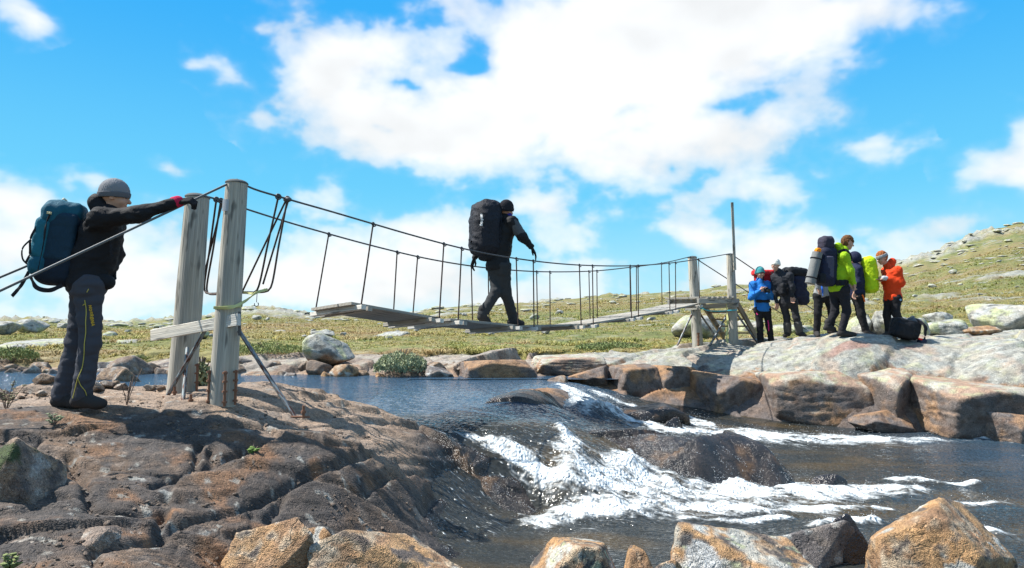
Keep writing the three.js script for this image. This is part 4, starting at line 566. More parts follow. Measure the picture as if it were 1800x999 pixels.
const postMesh = POSTS.map(([b, t, r0, r1, s], i) => { const m = mesh('support_post', postGeo(b, t, r0, r1, s), woodGrey, bridge), u = t.clone().sub(b).normalize(); const c = mesh('post_cap', (() => { const g = new THREE.SphereGeometry(r1 * 1.07, 24, 8, 0, 6.3, 0, Math.PI / 2); g.scale(1, .38, 1); g.applyMatrix4(new THREE.Matrix4().compose(t.clone().addScaledVector(u, -.004), new THREE.Quaternion().setFromUnitVectors(up3, u), new THREE.Vector3(1, 1, 1))); return g; })(), capMat, m); return m; });
// threaded rods that hold the near posts
const bolt = (p, h, parent, r = .011) => { const g = [rod(p, p.clone().add(new THREE.Vector3(.003, h, 0)), r)]; for (const k of [.12, .42, .7, .95]) g.push(rod(p.clone().add(new THREE.Vector3(0, h * k - .008, 0)), p.clone().add(new THREE.Vector3(0, h * k + .008, 0)), r * 1.9, r * 1.9, 6)); return mesh('anchor_rod', mergeGeometries(g), rust, parent); };
for (const [px, py, d, h] of [[366, 713, 5.72, .29], [394, 715, 5.66, .29], [413, 712, 5.74, .29]]) bolt(atV(px, py, d), h, postMesh[0]);
for (const [px, py, d, h] of [[324, 700, 6.2, .3], [345, 697, 6.3, .3]]) bolt(atV(px, py, d), h, postMesh[1]);
for (const [px, py, d, h] of [[1228, 609, 15.2, .3]]) bolt(atV(px, py, d), h, postMesh[3], .02);
mesh('metal_plate', (() => { const g = new THREE.CylinderGeometry(.0925, .0925, .1, 8, 1, true, 0, .75); g.applyMatrix4(new THREE.Matrix4().compose(atV(409, 364, 5.8), new THREE.Quaternion().setFromUnitVectors(up3, POSTS[0][1].clone().sub(POSTS[0][0]).normalize()).multiply(new THREE.Quaternion().setFromAxisAngle(up3, -.72)), new THREE.Vector3(1, 1, 1))); return g; })(), std({ color: lin(.34, .35, .37), roughness: .5, metalness: .5, side: THREE.DoubleSide }), postMesh[0]);
// pipe braces
const brace = (a, b, r, foot) => { const m = mesh('pipe_brace', rod(a, b, r), galv, bridge); if (foot) { const f = b.clone().add(new THREE.Vector3(.075, -.01, .02)); mesh('foot_bolt', mergeGeometries([rod(f, f.clone().add(new THREE.Vector3(0, .1, 0)), .011), rod(f.clone().add(new THREE.Vector3(0, .04, 0)), f.clone().add(new THREE.Vector3(0, .06, 0)), .021, .021, 6), rod(f.clone().add(new THREE.Vector3(-.1, .012, 0)), f.clone().add(new THREE.Vector3(.05, .012, 0)), .008)]), rust, m); } return m; };
brace(atV(420, 582, 5.76), atV(518, 733, 5.5), .017, true);
brace(atV(361, 580, 5.9), atV(293, 698, 5.95), .017, true); brace(atV(329, 612, 6.1), atV(321, 712, 5.75), .017, true);
brace(atV(1216, 553, 15.3), atV(1191, 607, 14.9), .022); brace(atV(1231, 552, 15.4), atV(1268, 607, 15.9), .022); brace(atV(1279, 552, 14.9), atV(1248, 608, 14.5), .022); brace(atV(1294, 550, 14.86), atV(1332, 604, 14.9), .022);
// the slanting board across the near posts
mesh('cross_board', bar(atV(267, 590, 6.13), atV(420, 562, 5.66), new THREE.Vector3(.7, 0, -.7), .034, .098), woodPale, bridge);
mesh('board_bracket', mergeGeometries([rod(atV(421, 548, 5.72), atV(421, 590, 5.72), .012)]), steelDark, bridge);
// cables
const capA = POSTS[0][1].clone().add(new THREE.Vector3(0, .03, 0)), capB = POSTS[1][1].clone().add(new THREE.Vector3(0, .03, 0)), capD = POSTS[2][1].clone().add(new THREE.Vector3(0, .025, 0)), capC = POSTS[3][1].clone().add(new THREE.Vector3(0, .03, 0));
const cabA = [capA, ...[[440, 330], [505, 350], [575, 370], [650, 392], [715, 411], [785, 430], [850, 445], [910, 455], [970, 462.5], [1026, 466.5], [1105, 467.5], [1175, 463], [1232, 455]].map((p) => A_(...p)), capD], cabB = [capB, ...[[386, 352], [440, 370], [510, 392], [580, 412], [650, 431], [728, 450], [790, 462], [850, 470.5], [905, 475.5], [960, 478], [1045, 476.5], [1109, 470], [1168, 462]].map((p) => B_(...p)), capC];
const curveA = new THREE.CatmullRomCurve3(cabA, false, 'centripetal'), curveB = new THREE.CatmullRomCurve3(cabB, false, 'centripetal');
mesh('handrail_cable', new THREE.TubeGeometry(curveA, 160, .0095, 8), steelDark, bridge); mesh('handrail_cable', new THREE.TubeGeometry(curveB, 160, .0095, 8), steelDark, bridge);
const dirD = new THREE.Vector3(.622, 0, -.783);
const stayA = [capA, capA.clone().addScaledVector(dirD, -1.67).add(new THREE.Vector3(0, -1.03, 0)), capA.clone().addScaledVector(dirD, -3.2).add(new THREE.Vector3(0, -1.97, 0))], stayB = [capB, capB.clone().addScaledVector(dirD, -1.52).add(new THREE.Vector3(0, -.87, 0)), capB.clone().addScaledVector(dirD, -3.3).add(new THREE.Vector3(0, -1.88, 0))];
const stayMat = std({ color: lin(.085, .095, .10), roughness: .6, metalness: .2 });
for (const s of [stayA, stayB]) mesh('anchor_cable', tube(s, .0095, 4, 10, false), stayMat, bridge);
mesh('anchor_cable', tube([capD, atV(1500, 592, 18)], .012, 2, 8, false), steelDark, bridge); mesh('anchor_cable', tube([capC, atV(1440, 594, 18.2)], .012, 2, 8, false), steelDark, bridge);
const onCurve = (c, p) => { let best, m = 9e9; for (let i = 0; i <= 600; i++) { const q = c.getPoint(i / 600), e = (q.x - p.x) ** 2 + (q.z - p.z) ** 2; if (e < m) { m = e; best = q; } } return best; };
// deck panels, each a separate frame of planks on cross-beams
const across = new THREE.Vector3(-.745, 0, -.667).normalize();
const PAN = [[627, 533, 777, 559.5, .06], [800, 561.5, 915, 572.5, .055], [935, 573, 1025, 571, .045], [1040, 570, 1113, 558, .03], [1120, 556.5, 1180, 546, .02], [1186, 545, 1232, 534.5, .01]];
const hang = (curve, lean, p) => { const q = onCurve(curve, p.clone().addScaledVector(dirD, lean)), m = mesh('hanger_rod', rod(p.clone().add(new THREE.Vector3(0, -.05, 0)), q, .0085, .0085, 8), rodRust, bridge), n = new THREE.TorusGeometry(.015, .006, 6, 12); n.rotateY(.6); n.translate(q.x, q.y, q.z); mesh('cable_hook', mergeGeometries([n, rod(q.clone().add(new THREE.Vector3(.0, -.03, 0)), q.clone().add(new THREE.Vector3(.03, -.02, 0)), .007)]), steelDark, m); return m; };
PAN.forEach(([p0, y0, p1, y1, tilt], pi) => {
  const a0 = A_(p0, y0), a1 = A_(p1, y1), W = .84, dn = new THREE.Vector3(0, -tilt, 0), b0 = a0.clone().addScaledVector(across, W).add(dn), b1 = a1.clone().addScaledVector(across, W).add(dn);
  const panel = new THREE.Group(); panel.name = 'deck_panel'; bridge.add(panel);
  const side = b0.clone().sub(a0).normalize(), dir = a1.clone().sub(a0).normalize();
  for (let k = 0; k < 6; k++) { const t = (.06 + (k + .5) / 6 * .88), jit = .012 * N3(k * 3.3, pi * 2.1, 1); mesh('plank', bar(a0.clone().lerp(b0, t).addScaledVector(dir, -.03 + jit), a1.clone().lerp(b1, t).addScaledVector(dir, .03 + jit), side, .112, .03), woodDeck, panel); }
  for (const [a, b, s] of [[a0, b0, 1], [a1, b1, -1]]) for (const [o, dy, ex] of [[.05, -.039, .05], [.16, -.038, .02]]) mesh('cross_beam', bar(a.clone().addScaledVector(dir, s * o).addScaledVector(side, -ex).add(new THREE.Vector3(0, dy, 0)), b.clone().addScaledVector(dir, s * o).addScaledVector(side, ex).add(new THREE.Vector3(0, dy, 0)), dir, .055, .046), o < .1 ? woodPale : woodDeck, panel);
  hang(curveA, pi < 1 ? .16 : pi < 2 ? .06 : -.02, a0.clone().addScaledVector(dir, .05)); hang(curveA, pi < 1 ? .07 : -.04, a1.clone().addScaledVector(dir, -.05)); hang(curveB, pi < 1 ? .17 : pi < 2 ? .08 : -.03, b0.clone().addScaledVector(dir, .05)); hang(curveB, pi < 1 ? .05 : -.05, b1.clone().addScaledVector(dir, -.05));
});
// two loose hanger frames where the first panel is missing
for (const [ta, tb, ba, bb] of [[A_(505, 350), B_(388, 353), atV(475, 511, 6.15), atV(362, 516, 6.75)], [A_(489, 346), B_(380, 351), atV(452, 513, 6.25), atV(358, 514, 6.85)]]) { const m = mesh('loose_hanger_frame', mergeGeometries([tube([ta, ta.clone().lerp(ba, .5), ba.clone().lerp(ta, .04), ba.clone().lerp(bb, .03), ba.clone().lerp(bb, .5), bb.clone().lerp(ba, .03), bb.clone().lerp(tb, .04), bb.clone().lerp(tb, .5), tb], .0095, 60, 8, true)]), rodRust, bridge); for (const q of [ta, tb]) { const n = new THREE.TorusGeometry(.022, .009, 6, 12); n.rotateY(.6); n.translate(q.x, q.y, q.z); mesh('cable_hook', n, steelDark, m); } }
for (const [a, b] of [[A_(507, 351), atV(462, 500, 6.3)], [A_(503, 351), atV(426, 512, 6.5)], [B_(391, 354), atV(352, 508, 6.8)]]) mesh('loose_hanger_rod', rod(a, b, .009), rodRust, bridge);
{ const q = A_(505, 351); mesh('cable_clamp', (() => { const g = new THREE.SphereGeometry(.034, 10, 8); g.scale(1.2, .75, .8); g.translate(q.x, q.y, q.z); return g; })(), steelDark, bridge); }
{ // far landing: platform on a beam between the posts, steps down to the rock
  const pf = new THREE.Group(); pf.name = 'landing'; bridge.add(pf);
  const p0 = A_(1238, 530), p1 = atV(1292, 529, 14.72);
  mesh('landing_beam', bar(p0.clone().addScaledVector(dirD, -.3), p1.clone().addScaledVector(dirD, .2), across, .05, .1), woodGrey, pf); mesh('landing_beam', bar(p0.clone().addScaledVector(across, .8), p1.clone().addScaledVector(across, .8), across, .05, .1), woodGrey, pf);
  mesh('landing_beam', bar(POSTS[2][0].clone().lerp(POSTS[2][1], .44).addScaledVector(dirD, -.14).addScaledVector(across, -.18), POSTS[3][0].clone().lerp(POSTS[3][1], .44).addScaledVector(dirD, -.14).addScaledVector(across, .18), dirD, .05, .1), woodGrey, pf);
  for (let k = 0; k < 6; k++) { const c = p0.clone().lerp(p1, (k + .5) / 6).add(new THREE.Vector3(0, .075, 0)); mesh('landing_plank', bar(c.clone().addScaledVector(across, -.06), c.clone().addScaledVector(across, .9), dirD, .15, .04), woodDeck, pf); }
  const st = new THREE.Group(); st.name = 'steps'; bridge.add(st);
  const s0 = p1.clone().addScaledVector(dirD, .15), run = new THREE.Vector3().addScaledVector(dirD, 1.25).add(new THREE.Vector3(0, -.82, 0));
  for (const o of [.02, .82]) mesh('stringer', bar(s0.clone().addScaledVector(across, o).add(new THREE.Vector3(0, -.03, 0)), s0.clone().addScaledVector(across, o).add(run), across, .045, .14), woodBrown, st);
  for (let k = 0; k < 5; k++) { const c = s0.clone().addScaledVector(run, (k + .5) / 5.2); mesh('tread', bar(c.clone().addScaledVector(across, .05), c.clone().addScaledVector(across, .79), dirD, .2, .035), woodBrown, st); }
}
mesh('marker_pole', bar(atV(1292, 475, 14.72), atV(1287, 356, 14.72), new THREE.Vector3(1, 0, 0), .055, .03), woodGrey, bridge);
// straps and ropes left on the bridge
function ribbon(pts, w, t = .002) { const c = new THREE.CatmullRomCurve3(pts), n = 60, P = [], I = []; for (let i = 0; i <= n; i++) { const p = c.getPoint(i / n), g = c.getTangent(i / n), s = new THREE.Vector3(0, 1, 0).addScaledVector(g, -g.y).normalize().applyAxisAngle(g, .5 * Math.sin(i * .21)), q = g.clone().cross(s).multiplyScalar(t); for (const [a, b] of [[1, 1], [-1, 1], [-1, -1], [1, -1]]) { const v = p.clone().addScaledVector(s, a * w / 2).addScaledVector(q, b); P.push(v.x, v.y, v.z); } } for (let i = 0; i < n; i++) for (let e = 0; e < 4; e++) { const a = i * 4 + e, b = i * 4 + (e + 1) % 4; I.push(a, b, a + 4, b, b + 4, a + 4); } const g = new THREE.BufferGeometry(); g.setAttribute('position', new THREE.Float32BufferAttribute(P, 3)); g.setIndex(I); g.computeVertexNormals(); return g; }
{
  const s = thing('tie_strap', 'yellow green webbing strap tied from the near post to a loose hanger frame', 'strap'), m = std({ color: lin(.46, .46, .2), roughness: .8 });
  const u = POSTS[0][1].clone().sub(POSTS[0][0]).normalize(), ring = []; const c = POSTS[0][0].clone().lerp(POSTS[0][1], .44);
  for (let i = 0; i <= 24; i++) { const a = i / 24 * 6.1 + .2, r = .108; ring.push(new THREE.Vector3(c.x + Math.cos(a) * r, c.y + .012 * Math.sin(a + 1), c.z - Math.sin(a) * r)); }
  mesh('webbing', ribbon(ring, .026), m, s); mesh('webbing', ribbon([atV(375, 541, 5.67), atV(405, 541, 5.66), atV(430, 530, 5.8), atV(452, 514, 6.05), atV(470, 509, 6.15)], .024), m, s); mesh('webbing', ribbon([atV(428, 514, 6.2), atV(445, 516, 6.15), atV(466, 509, 6.15)], .02), m, s);
  const hk = atV(452, 512, 6.1); mesh('hook', mergeGeometries([rod(hk, hk.clone().add(new THREE.Vector3(-.005, -.1, 0)), .003), (() => { const g = new THREE.TorusGeometry(.018, .004, 6, 14, 4.6); g.rotateZ(2.6); g.translate(hk.x - .005, hk.y - .118, hk.z); return g; })()]), steelDark, s);
  const y = thing('tie_strap', 'yellow strap hanging down the far post under the landing', 'strap'); mesh('webbing', ribbon([atV(1277, 527, 14.6), atV(1278, 550, 14.55), atV(1280, 575, 14.5), atV(1277, 592, 14.45), atV(1280, 603, 14.4)], .045), m, y);
  const tq = std({ color: lin(.05, .42, .52), roughness: .7 }), t = thing('rope', 'turquoise rope tied around the far posts under the landing', 'rope');
  mesh('rope_strand', tube([atV(1212, 534, 15.2), atV(1222, 528, 15.2), atV(1232, 524, 15.1)], .014, 20, 6), tq, t); mesh('rope_strand', tube([atV(1230, 540, 15.15), atV(1245, 546, 14.9), atV(1268, 547, 14.7), atV(1296, 545, 14.7)], .012, 20, 6), tq, t);
  mesh('rope_strand', tube([atV(1213, 536, 15.2), atV(1222, 533, 15.2), atV(1234, 529, 15.1)], .012, 20, 6), tq, t);
}
// ---------- people ----------
function nets(f, lo, hi, c) { // surface of f = 0 as one smooth mesh
  const n = [0, 1, 2].map((k) => Math.ceil((hi[k] - lo[k]) / c) + 2), nx = n[0], ny = n[1], nz = n[2], S = new Float32Array(nx * ny * nz), id = (i, j, k) => (k * ny + j) * nx + i;
  for (let k = 0; k < nz; k++) for (let j = 0; j < ny; j++) for (let i = 0; i < nx; i++) S[id(i, j, k)] = f(lo[0] + (i - .5) * c, lo[1] + (j - .5) * c, lo[2] + (k - .5) * c);
  const vi = new Int32Array(nx * ny * nz).fill(-1), P = [], I = [];
  const E = [[0, 1], [2, 3], [4, 5], [6, 7], [0, 2], [1, 3], [4, 6], [5, 7], [0, 4], [1, 5], [2, 6], [3, 7]];
  for (let k = 0; k + 1 < nz; k++) for (let j = 0; j + 1 < ny; j++) for (let i = 0; i + 1 < nx; i++) {
    const v = [], o = id(i, j, k); let m = 0;
    for (let q = 0; q < 8; q++) { const s = S[o + (q & 1) + ((q >> 1) & 1) * nx + (q >> 2) * nx * ny]; v.push(s); if (s < 0) m |= 1 << q; }
    if (m === 0 || m === 255) continue;
    let x = 0, y = 0, z = 0, e = 0;
    for (const [a, b] of E) if ((v[a] < 0) !== (v[b] < 0)) { const t = v[a] / (v[a] - v[b]); x += lerp(a & 1, b & 1, t); y += lerp((a >> 1) & 1, (b >> 1) & 1, t); z += lerp(a >> 2, b >> 2, t); e++; }
    vi[o] = P.length / 3; P.push(lo[0] + (i - .5 + x / e) * c, lo[1] + (j - .5 + y / e) * c, lo[2] + (k - .5 + z / e) * c);
  }
  const quad = (a, b, c2, d, flip) => { if (a < 0 || b < 0 || c2 < 0 || d < 0) return; if (flip) I.push(a, c2, b, b, c2, d); else I.push(a, b, c2, b, d, c2); };
  for (let k = 1; k + 1 < nz; k++) for (let j = 1; j + 1 < ny; j++) for (let i = 1; i + 1 < nx; i++) {
    const o = id(i, j, k), s = S[o] < 0;
    if (s !== (S[o + 1] < 0)) quad(vi[id(i, j - 1, k - 1)], vi[id(i, j, k - 1)], vi[id(i, j - 1, k)], vi[o], !s);
    if (s !== (S[o + nx] < 0)) quad(vi[id(i - 1, j, k - 1)], vi[id(i, j, k - 1)], vi[id(i - 1, j, k)], vi[o], s);
    if (s !== (S[o + nx * ny] < 0)) quad(vi[id(i - 1, j - 1, k)], vi[id(i, j - 1, k)], vi[id(i - 1, j, k)], vi[o], !s);
  }
  const g = new THREE.BufferGeometry(); g.setAttribute('position', new THREE.Float32BufferAttribute(P, 3)); g.setIndex(I); g.computeVertexNormals();
  const U = []; for (let i = 0; i < P.length; i += 3) U.push((P[i] + .6 * P[i + 2]) * 2.2, P[i + 1] * 2.2); g.setAttribute('uv', new THREE.Float32BufferAttribute(U, 2)); return g;
}
const smin = (a, b, k) => { const h = Math.max(k - Math.abs(a - b), 0) / k; return Math.min(a, b) - h * h * k * .25; };
function cone(x, y, z, a, b, ra, rb) { const ex = b[0] - a[0], ey = b[1] - a[1], ez = b[2] - a[2], px = x - a[0], py = y - a[1], pz = z - a[2], t = clamp((px * ex + py * ey + pz * ez) / Math.max(1e-9, ex * ex + ey * ey + ez * ez)); return Math.sqrt((px - ex * t) ** 2 + (py - ey * t) ** 2 + (pz - ez * t) ** 2) - (ra + (rb - ra) * t); }
const ell = (x, y, z, c, r) => { const a = (x - c[0]) / r[0], b = (y - c[1]) / r[1], d = (z - c[2]) / r[2], k0 = Math.hypot(a, b, d), k1 = Math.hypot(a / r[0], b / r[1], d / r[2]); return k1 < 1e-9 ? -Math.min(...r) : k0 * (k0 - 1) / k1; };
const chain = (bones, k) => (x, y, z) => { let s = 9; for (const [a, b, ra, rb] of bones) s = smin(s, cone(x, y, z, a, b, ra, rb), k); return s; };
const boundsOf = (bones, m) => { const lo = [9, 9, 9], hi = [-9, -9, -9]; for (const [a, b, ra, rb] of bones) for (const [p, r] of [[a, ra], [b, rb]]) for (let k = 0; k < 3; k++) { lo[k] = Math.min(lo[k], p[k] - r - m); hi[k] = Math.max(hi[k], p[k] + r + m); } return [lo, hi]; };
const cloth = (c, r = .75, b = .012) => new THREE.MeshPhysicalMaterial({ color: lin(...c), roughness: Math.min(1, r + .12), bumpMap: clothBump, bumpScale: b, specularIntensity: .3 });
const add = (a, b, k = 1) => [a[0] + b[0] * k, a[1] + b[1] * k, a[2] + b[2] * k], sub = (a, b) => add(a, b, -1), len = (a) => Math.hypot(...a), unit = (a) => { const l = len(a) || 1; return a.map((v) => v / l); }, cross = (a, b) => [a[1] * b[2] - a[2] * b[1], a[2] * b[0] - a[0] * b[2], a[0] * b[1] - a[1] * b[0]];
const SKIN = std({ color: lin(.44, .245, .17), roughness: .6 }), EYE_M = std({ color: lin(.04, .03, .025), roughness: .3 }), LIP = std({ color: lin(.45, .17, .14), roughness: .5 });
function headFrame(c, dir, lean = [0, 1, 0]) { const f = unit(dir), r = unit(cross(f, lean)), u = cross(r, f); return { c, f, r, u, to: (x, y, z) => { const p = [x - c[0], y - c[1], z - c[2]]; return [p[0] * r[0] + p[1] * r[1] + p[2] * r[2], p[0] * u[0] + p[1] * u[1] + p[2] * u[2], p[0] * f[0] + p[1] * f[1] + p[2] * f[2]]; }, from: (a, b, d) => [c[0] + r[0] * a + u[0] * b + f[0] * d, c[1] + r[1] * a + u[1] * b + f[1] * d, c[2] + r[2] * a + u[2] * b + f[2] * d] }; }
function headSDF(x, y, z) { // x right, y up, z forward, metres from the middle of the head
  let s = ell(x, y, z, [0, .028, -.012], [.074, .095, .095]); s = smin(s, ell(x, y, z, [0, -.042, .03], [.056, .068, .062]), .04); s = smin(s, cone(x, y, z, [0, -.092, .062], [0, -.085, .05], .019, .024), .03);
  s = smin(s, cone(x, y, z, [-.03, .028, .074], [.03, .028, .074], .012, .012), .02); s = smin(s, cone(x, y, z, [0, .012, .086], [0, -.024, .108], .008, .0145), .014);
  for (const e of [-1, 1]) { s = smin(s, ell(x, y, z, [e * .076, -.004, -.008], [.011, .031, .019]), .01); s = -smin(-s, ell(x, y, z, [e * .03, .008, .1], [.016, .011, .016]), .012); s = smin(s, ell(x, y, z, [e * .038, -.03, .06], [.022, .022, .02]), .025); }
  return s;
}
function handBones(w, dir, palmN, curl, sc = 1, side = 1) { // wrist, direction of the fingers, palm normal, curl 0..1
  const f = unit(dir), n = unit(sub(palmN, f.map((v) => v * (palmN[0] * f[0] + palmN[1] * f[1] + palmN[2] * f[2])))), t = cross(f, n).map((v) => v * side), P = (a, b, c) => [0, 1, 2].map((k) => w[k] + sc * (f[k] * a + t[k] * b + n[k] * c));
  const B = []; for (const o of [-.026, 0, .026]) B.push([P(.01, o * .7, 0), P(.085, o, 0), .017 * sc, .014 * sc]);
  const L = [.07, .08, .074, .058];
  L.forEach((l, i) => { const o = (i - 1.5) * .0205, a = P(.09, -o, 0), c1 = curl * 1.1, c2 = curl * 2.3, b = P(.09 + l * .5 * Math.cos(c1), -o, l * .5 * Math.sin(c1)), c = [0, 1, 2].map((k) => b[k] + sc * l * .5 * (f[k] * Math.cos(c2) + n[k] * Math.sin(c2))); B.push([a, b, .0095 * sc, .009 * sc], [b, c, .009 * sc, .0078 * sc]); });
  B.push([P(.02, .028, .004), P(.055, .055, .012 + .02 * curl), .0125 * sc, .0105 * sc], [P(.055, .055, .012 + .02 * curl), P(.09, .05 - .02 * curl, .02 + .03 * curl), .0105 * sc, .009 * sc]); return B;
}
function person(o) {
  const s = o.d / F, org = at(o.foot[0], o.foot[1], o.d), J = {}; for (const k in o.j) J[k] = [(o.j[k][0] - o.foot[0]) * s, (o.foot[1] - o.j[k][1]) * s, o.j[k][2] ?? 0];
  const root = thing('person', o.label, 'person', [org[0], org[1], -o.d]), far = o.d > 8, C = far ? .017 : .012, fat = o.fat ?? 1, k = (v) => v * fat;
  // body: one continuous skin surface under the clothes, with head and bare hands
  const H = headFrame(J.head, o.look, o.lean), hs = o.headSize ?? 1, nk = H.from(0, -.1 * hs, -.02);
  const bb = [[J.pelvis, J.chest, .1, .11], [J.shR, J.shL, .055, .055], [J.chest, J.neck, .08, .05], [J.neck, nk, .052, .05], [J.shR, J.elR, .042, .036], [J.elR, J.wrR, .035, .026], [J.shL, J.elL, .042, .036], [J.elL, J.wrL, .035, .026], [J.hipR, J.kneeR, .07, .05], [J.kneeR, J.ankR, .048, .036], [J.hipL, J.kneeL, .07, .05], [J.kneeL, J.ankL, .048, .036], [J.hipR, J.hipL, .09, .09]];
  const bs = chain(bb, .05), parts = [nets(bs, ...boundsOf(bb, .03), .02)];
  const hr = .14 * hs; parts.push(nets((x, y, z) => { const p = H.to(x, y, z); return smin(headSDF(p[0] / hs, p[1] / hs, p[2] / hs) * hs, cone(x, y, z, nk, J.neck, .05, .054), .03); }, sub(J.head, [hr, hr + .06, hr]), add(J.head, [hr, hr, hr]), far ? .007 : .0045));
  const gl = [];
  for (const e of ['R', 'L']) if (J['wr' + e]) { const h = o['hand' + e] ?? {}, B = handBones(J['wr' + e], h.dir ?? sub(J['wr' + e], J['el' + e]), h.palm ?? [0, 0, e === 'R' ? -1 : 1], h.curl ?? .35, (h.size ?? 1) * (o.gloves ? 1.12 : 1), e === 'R' ? 1 : -1), q = nets(chain(B, .008), ...boundsOf(B, .01), far ? .0065 : .0042); if (o.gloves) gl.push(q); else parts.push(q); }
  mesh('body', mergeGeometries(parts), o.skin ?? SKIN, root);
  for (const q of gl) mesh('glove', q, cloth(o.gloves, .8), root);
  for (const e of [-1, 1]) if (!o.noEyes) { const g = new THREE.SphereGeometry(.0095 * hs, 10, 8), p = H.from(e * .03 * hs, .008 * hs, .082 * hs); g.translate(...p); mesh('eye', g, EYE_M, root); }
  if (!o.noEyes) { const a = H.from(-.02 * hs, -.058 * hs, .084 * hs), b = H.from(.02 * hs, -.058 * hs, .084 * hs), c = H.from(0, -.056 * hs, .091 * hs); mesh('mouth', tube([a, c, b].map((p) => new THREE.Vector3(...p)), .0045 * hs, 8, 6), LIP, root); }
  // jacket
  const wr = (x, y, z, amp, fr) => amp * (1 - 2 * Math.abs(N3(x * fr + 3, y * fr * 1.9, z * fr + 8))) + amp * .8 * N3(x * fr * .5, y * fr * .6 + 5, z * fr * .5);
  const near = (v, x, y, z, amp, fr) => Math.abs(v) > .05 ? v : v + wr(x, y, z, amp, fr);
  const mid = (a, b, t) => [lerp(a[0], b[0], t), lerp(a[1], b[1], t), lerp(a[2], b[2], t)];
  const hem = o.hem ?? add(J.pelvis, [0, -.02, 0]);
  const jb = [[hem, mid(J.pelvis, J.chest, .5), k(.15), k(.145)], [mid(J.pelvis, J.chest, .5), J.chest, k(.145), k(.15)], [mid(J.hipR, J.pelvis, .2), mid(J.hipL, J.pelvis, .2), k(.115), k(.115)], [J.shR, J.shL, .078, .078], [J.chest, J.neck, k(.12), .068], [J.shR, J.elR, k(.076), k(.062)], [J.elR, mid(J.elR, J.wrR, .96), k(.062), k(.046)], [J.shL, J.elL, k(.076), k(.062)], [J.elL, mid(J.elL, J.wrL, .96), k(.062), k(.046)]];
  if (o.collar !== false) jb.push([J.neck, mid(J.neck, nk, .55), .066, .064]);
  const jc = chain(jb, .07), hemY = Math.min(J.hipR[1], J.hipL[1]) - (o.drop ?? .04);
  const js = (x, y, z) => Math.max(near(jc(x, y, z), x, y, z, .0095, 10), (Math.hypot(x - J.pelvis[0], z - J.pelvis[2]) < .3 ? hemY - y + .01 * N3(x * 6, 2, z * 6) : -1));
  mesh('jacket', nets(js, ...boundsOf(jb, .03), C), o.jacketMat ?? cloth(o.jacket, o.shine ?? .62), root);
  // trousers
  const tb = [[J.hipR, J.hipL, k(.115), k(.115)], [J.pelvis, mid(J.hipR, J.hipL, .5), k(.13), k(.13)], [J.hipR, J.kneeR, k(.102), k(.078)], [J.kneeR, J.ankR, k(.076), o.cuff ?? .068], [J.hipL, J.kneeL, k(.102), k(.078)], [J.kneeL, J.ankL, k(.076), o.cuff ?? .068]];
  const tc = chain(tb, .035), ts = (x, y, z) => near(tc(x, y, z), x, y, z, .0105, 8);
  const trousers = mesh('trousers', nets(ts, ...boundsOf(tb, .03), C), o.trouserMat ?? cloth(o.trousers, .8), root);
  // boots
  for (const e of ['R', 'L']) { const a = J['ank' + e], t = J['toe' + e], f = unit([t[0] - a[0], t[1] - a[1], t[2] - a[2]]), heel = add(a, [-f[0] * .055, -.055, -f[2] * .055]), tt = t, B = [[add(a, [0, .06, 0]), add(a, [0, -.03, 0]), .058, .056], [heel, tt, .042, .038], [add(a, [0, -.02, 0]), mid(heel, tt, .8), .05, .04]], bf = chain(B, .035), m = mesh('boot', nets((x, y, z) => bf(x, y, z) + .0025 * N3(x * 30, y * 30, z * 30), ...boundsOf(B, .02), far ? .011 : .008), cloth(o.boots ?? [.035, .033, .033], .75), root); }
  if (!o.onDeck) { let low = 9; const b3 = new THREE.Box3(); root.updateMatrixWorld(true); for (const c of root.children) if (c.name === 'boot') { b3.setFromObject(c); low = Math.min(low, b3.min.y - rockTop((b3.min.x + b3.max.x) / 2, -(b3.min.z + b3.max.z) / 2)); } root.position.y -= low + .004; } // stand on the rock
  if (o.gaiters) for (const e of ['R', 'L']) { const B = [[mid(J['knee' + e], J['ank' + e], .45), J['ank' + e], .085, .078]]; mesh('gaiter', nets(chain(B, .02), ...boundsOf(B, .02), .014), cloth(o.gaiters, .8), root); }
  // headwear and hair
  const cap = (name, grow, cut, mat, extra) => mesh(name, nets((x, y, z) => { const p = H.to(x, y, z), q = [p[0] / hs, p[1] / hs, p[2] / hs]; return Math.max((ell(...q, [0, .032, -.012], [.074 + grow, .098 + grow * 1.2, .096 + grow])) * hs + (extra ? extra(q) : 0), -(cut(q)) * hs); }, sub(J.head, [.16, .16, .16]), add(J.head, [.16, .2, .16]), far ? .0075 : .005), mat, root);
  if (o.hat) { const hat = cap('hat', o.hatGrow ?? .017, (q) => q[1] - .005 - .16 * q[2], o.hat, (q) => .0022 * Math.sin(Math.atan2(q[0], q[2]) * 46)); cap('hat_cuff', (o.hatGrow ?? .017) + .007, (q) => Math.min(q[1] + .008 - .16 * q[2], .036 + .16 * q[2] - q[1]), o.hatCuff ?? o.hat); }
  if (o.hair) cap('hair', .016, (q) => Math.max(q[1] - .052 + .55 * (q[2] - .02), Math.min(-q[2] - .005, q[1] + .075)), o.hair, (q) => .011 * N3(q[0] * 42, q[1] * 42, q[2] * 42) + .006 * N3(q[0] * 90, q[1] * 90, q[2] * 90));
  if (o.band) cap('headband', .022, (q) => Math.min(q[1] - .018, .075 - q[1]), o.band);
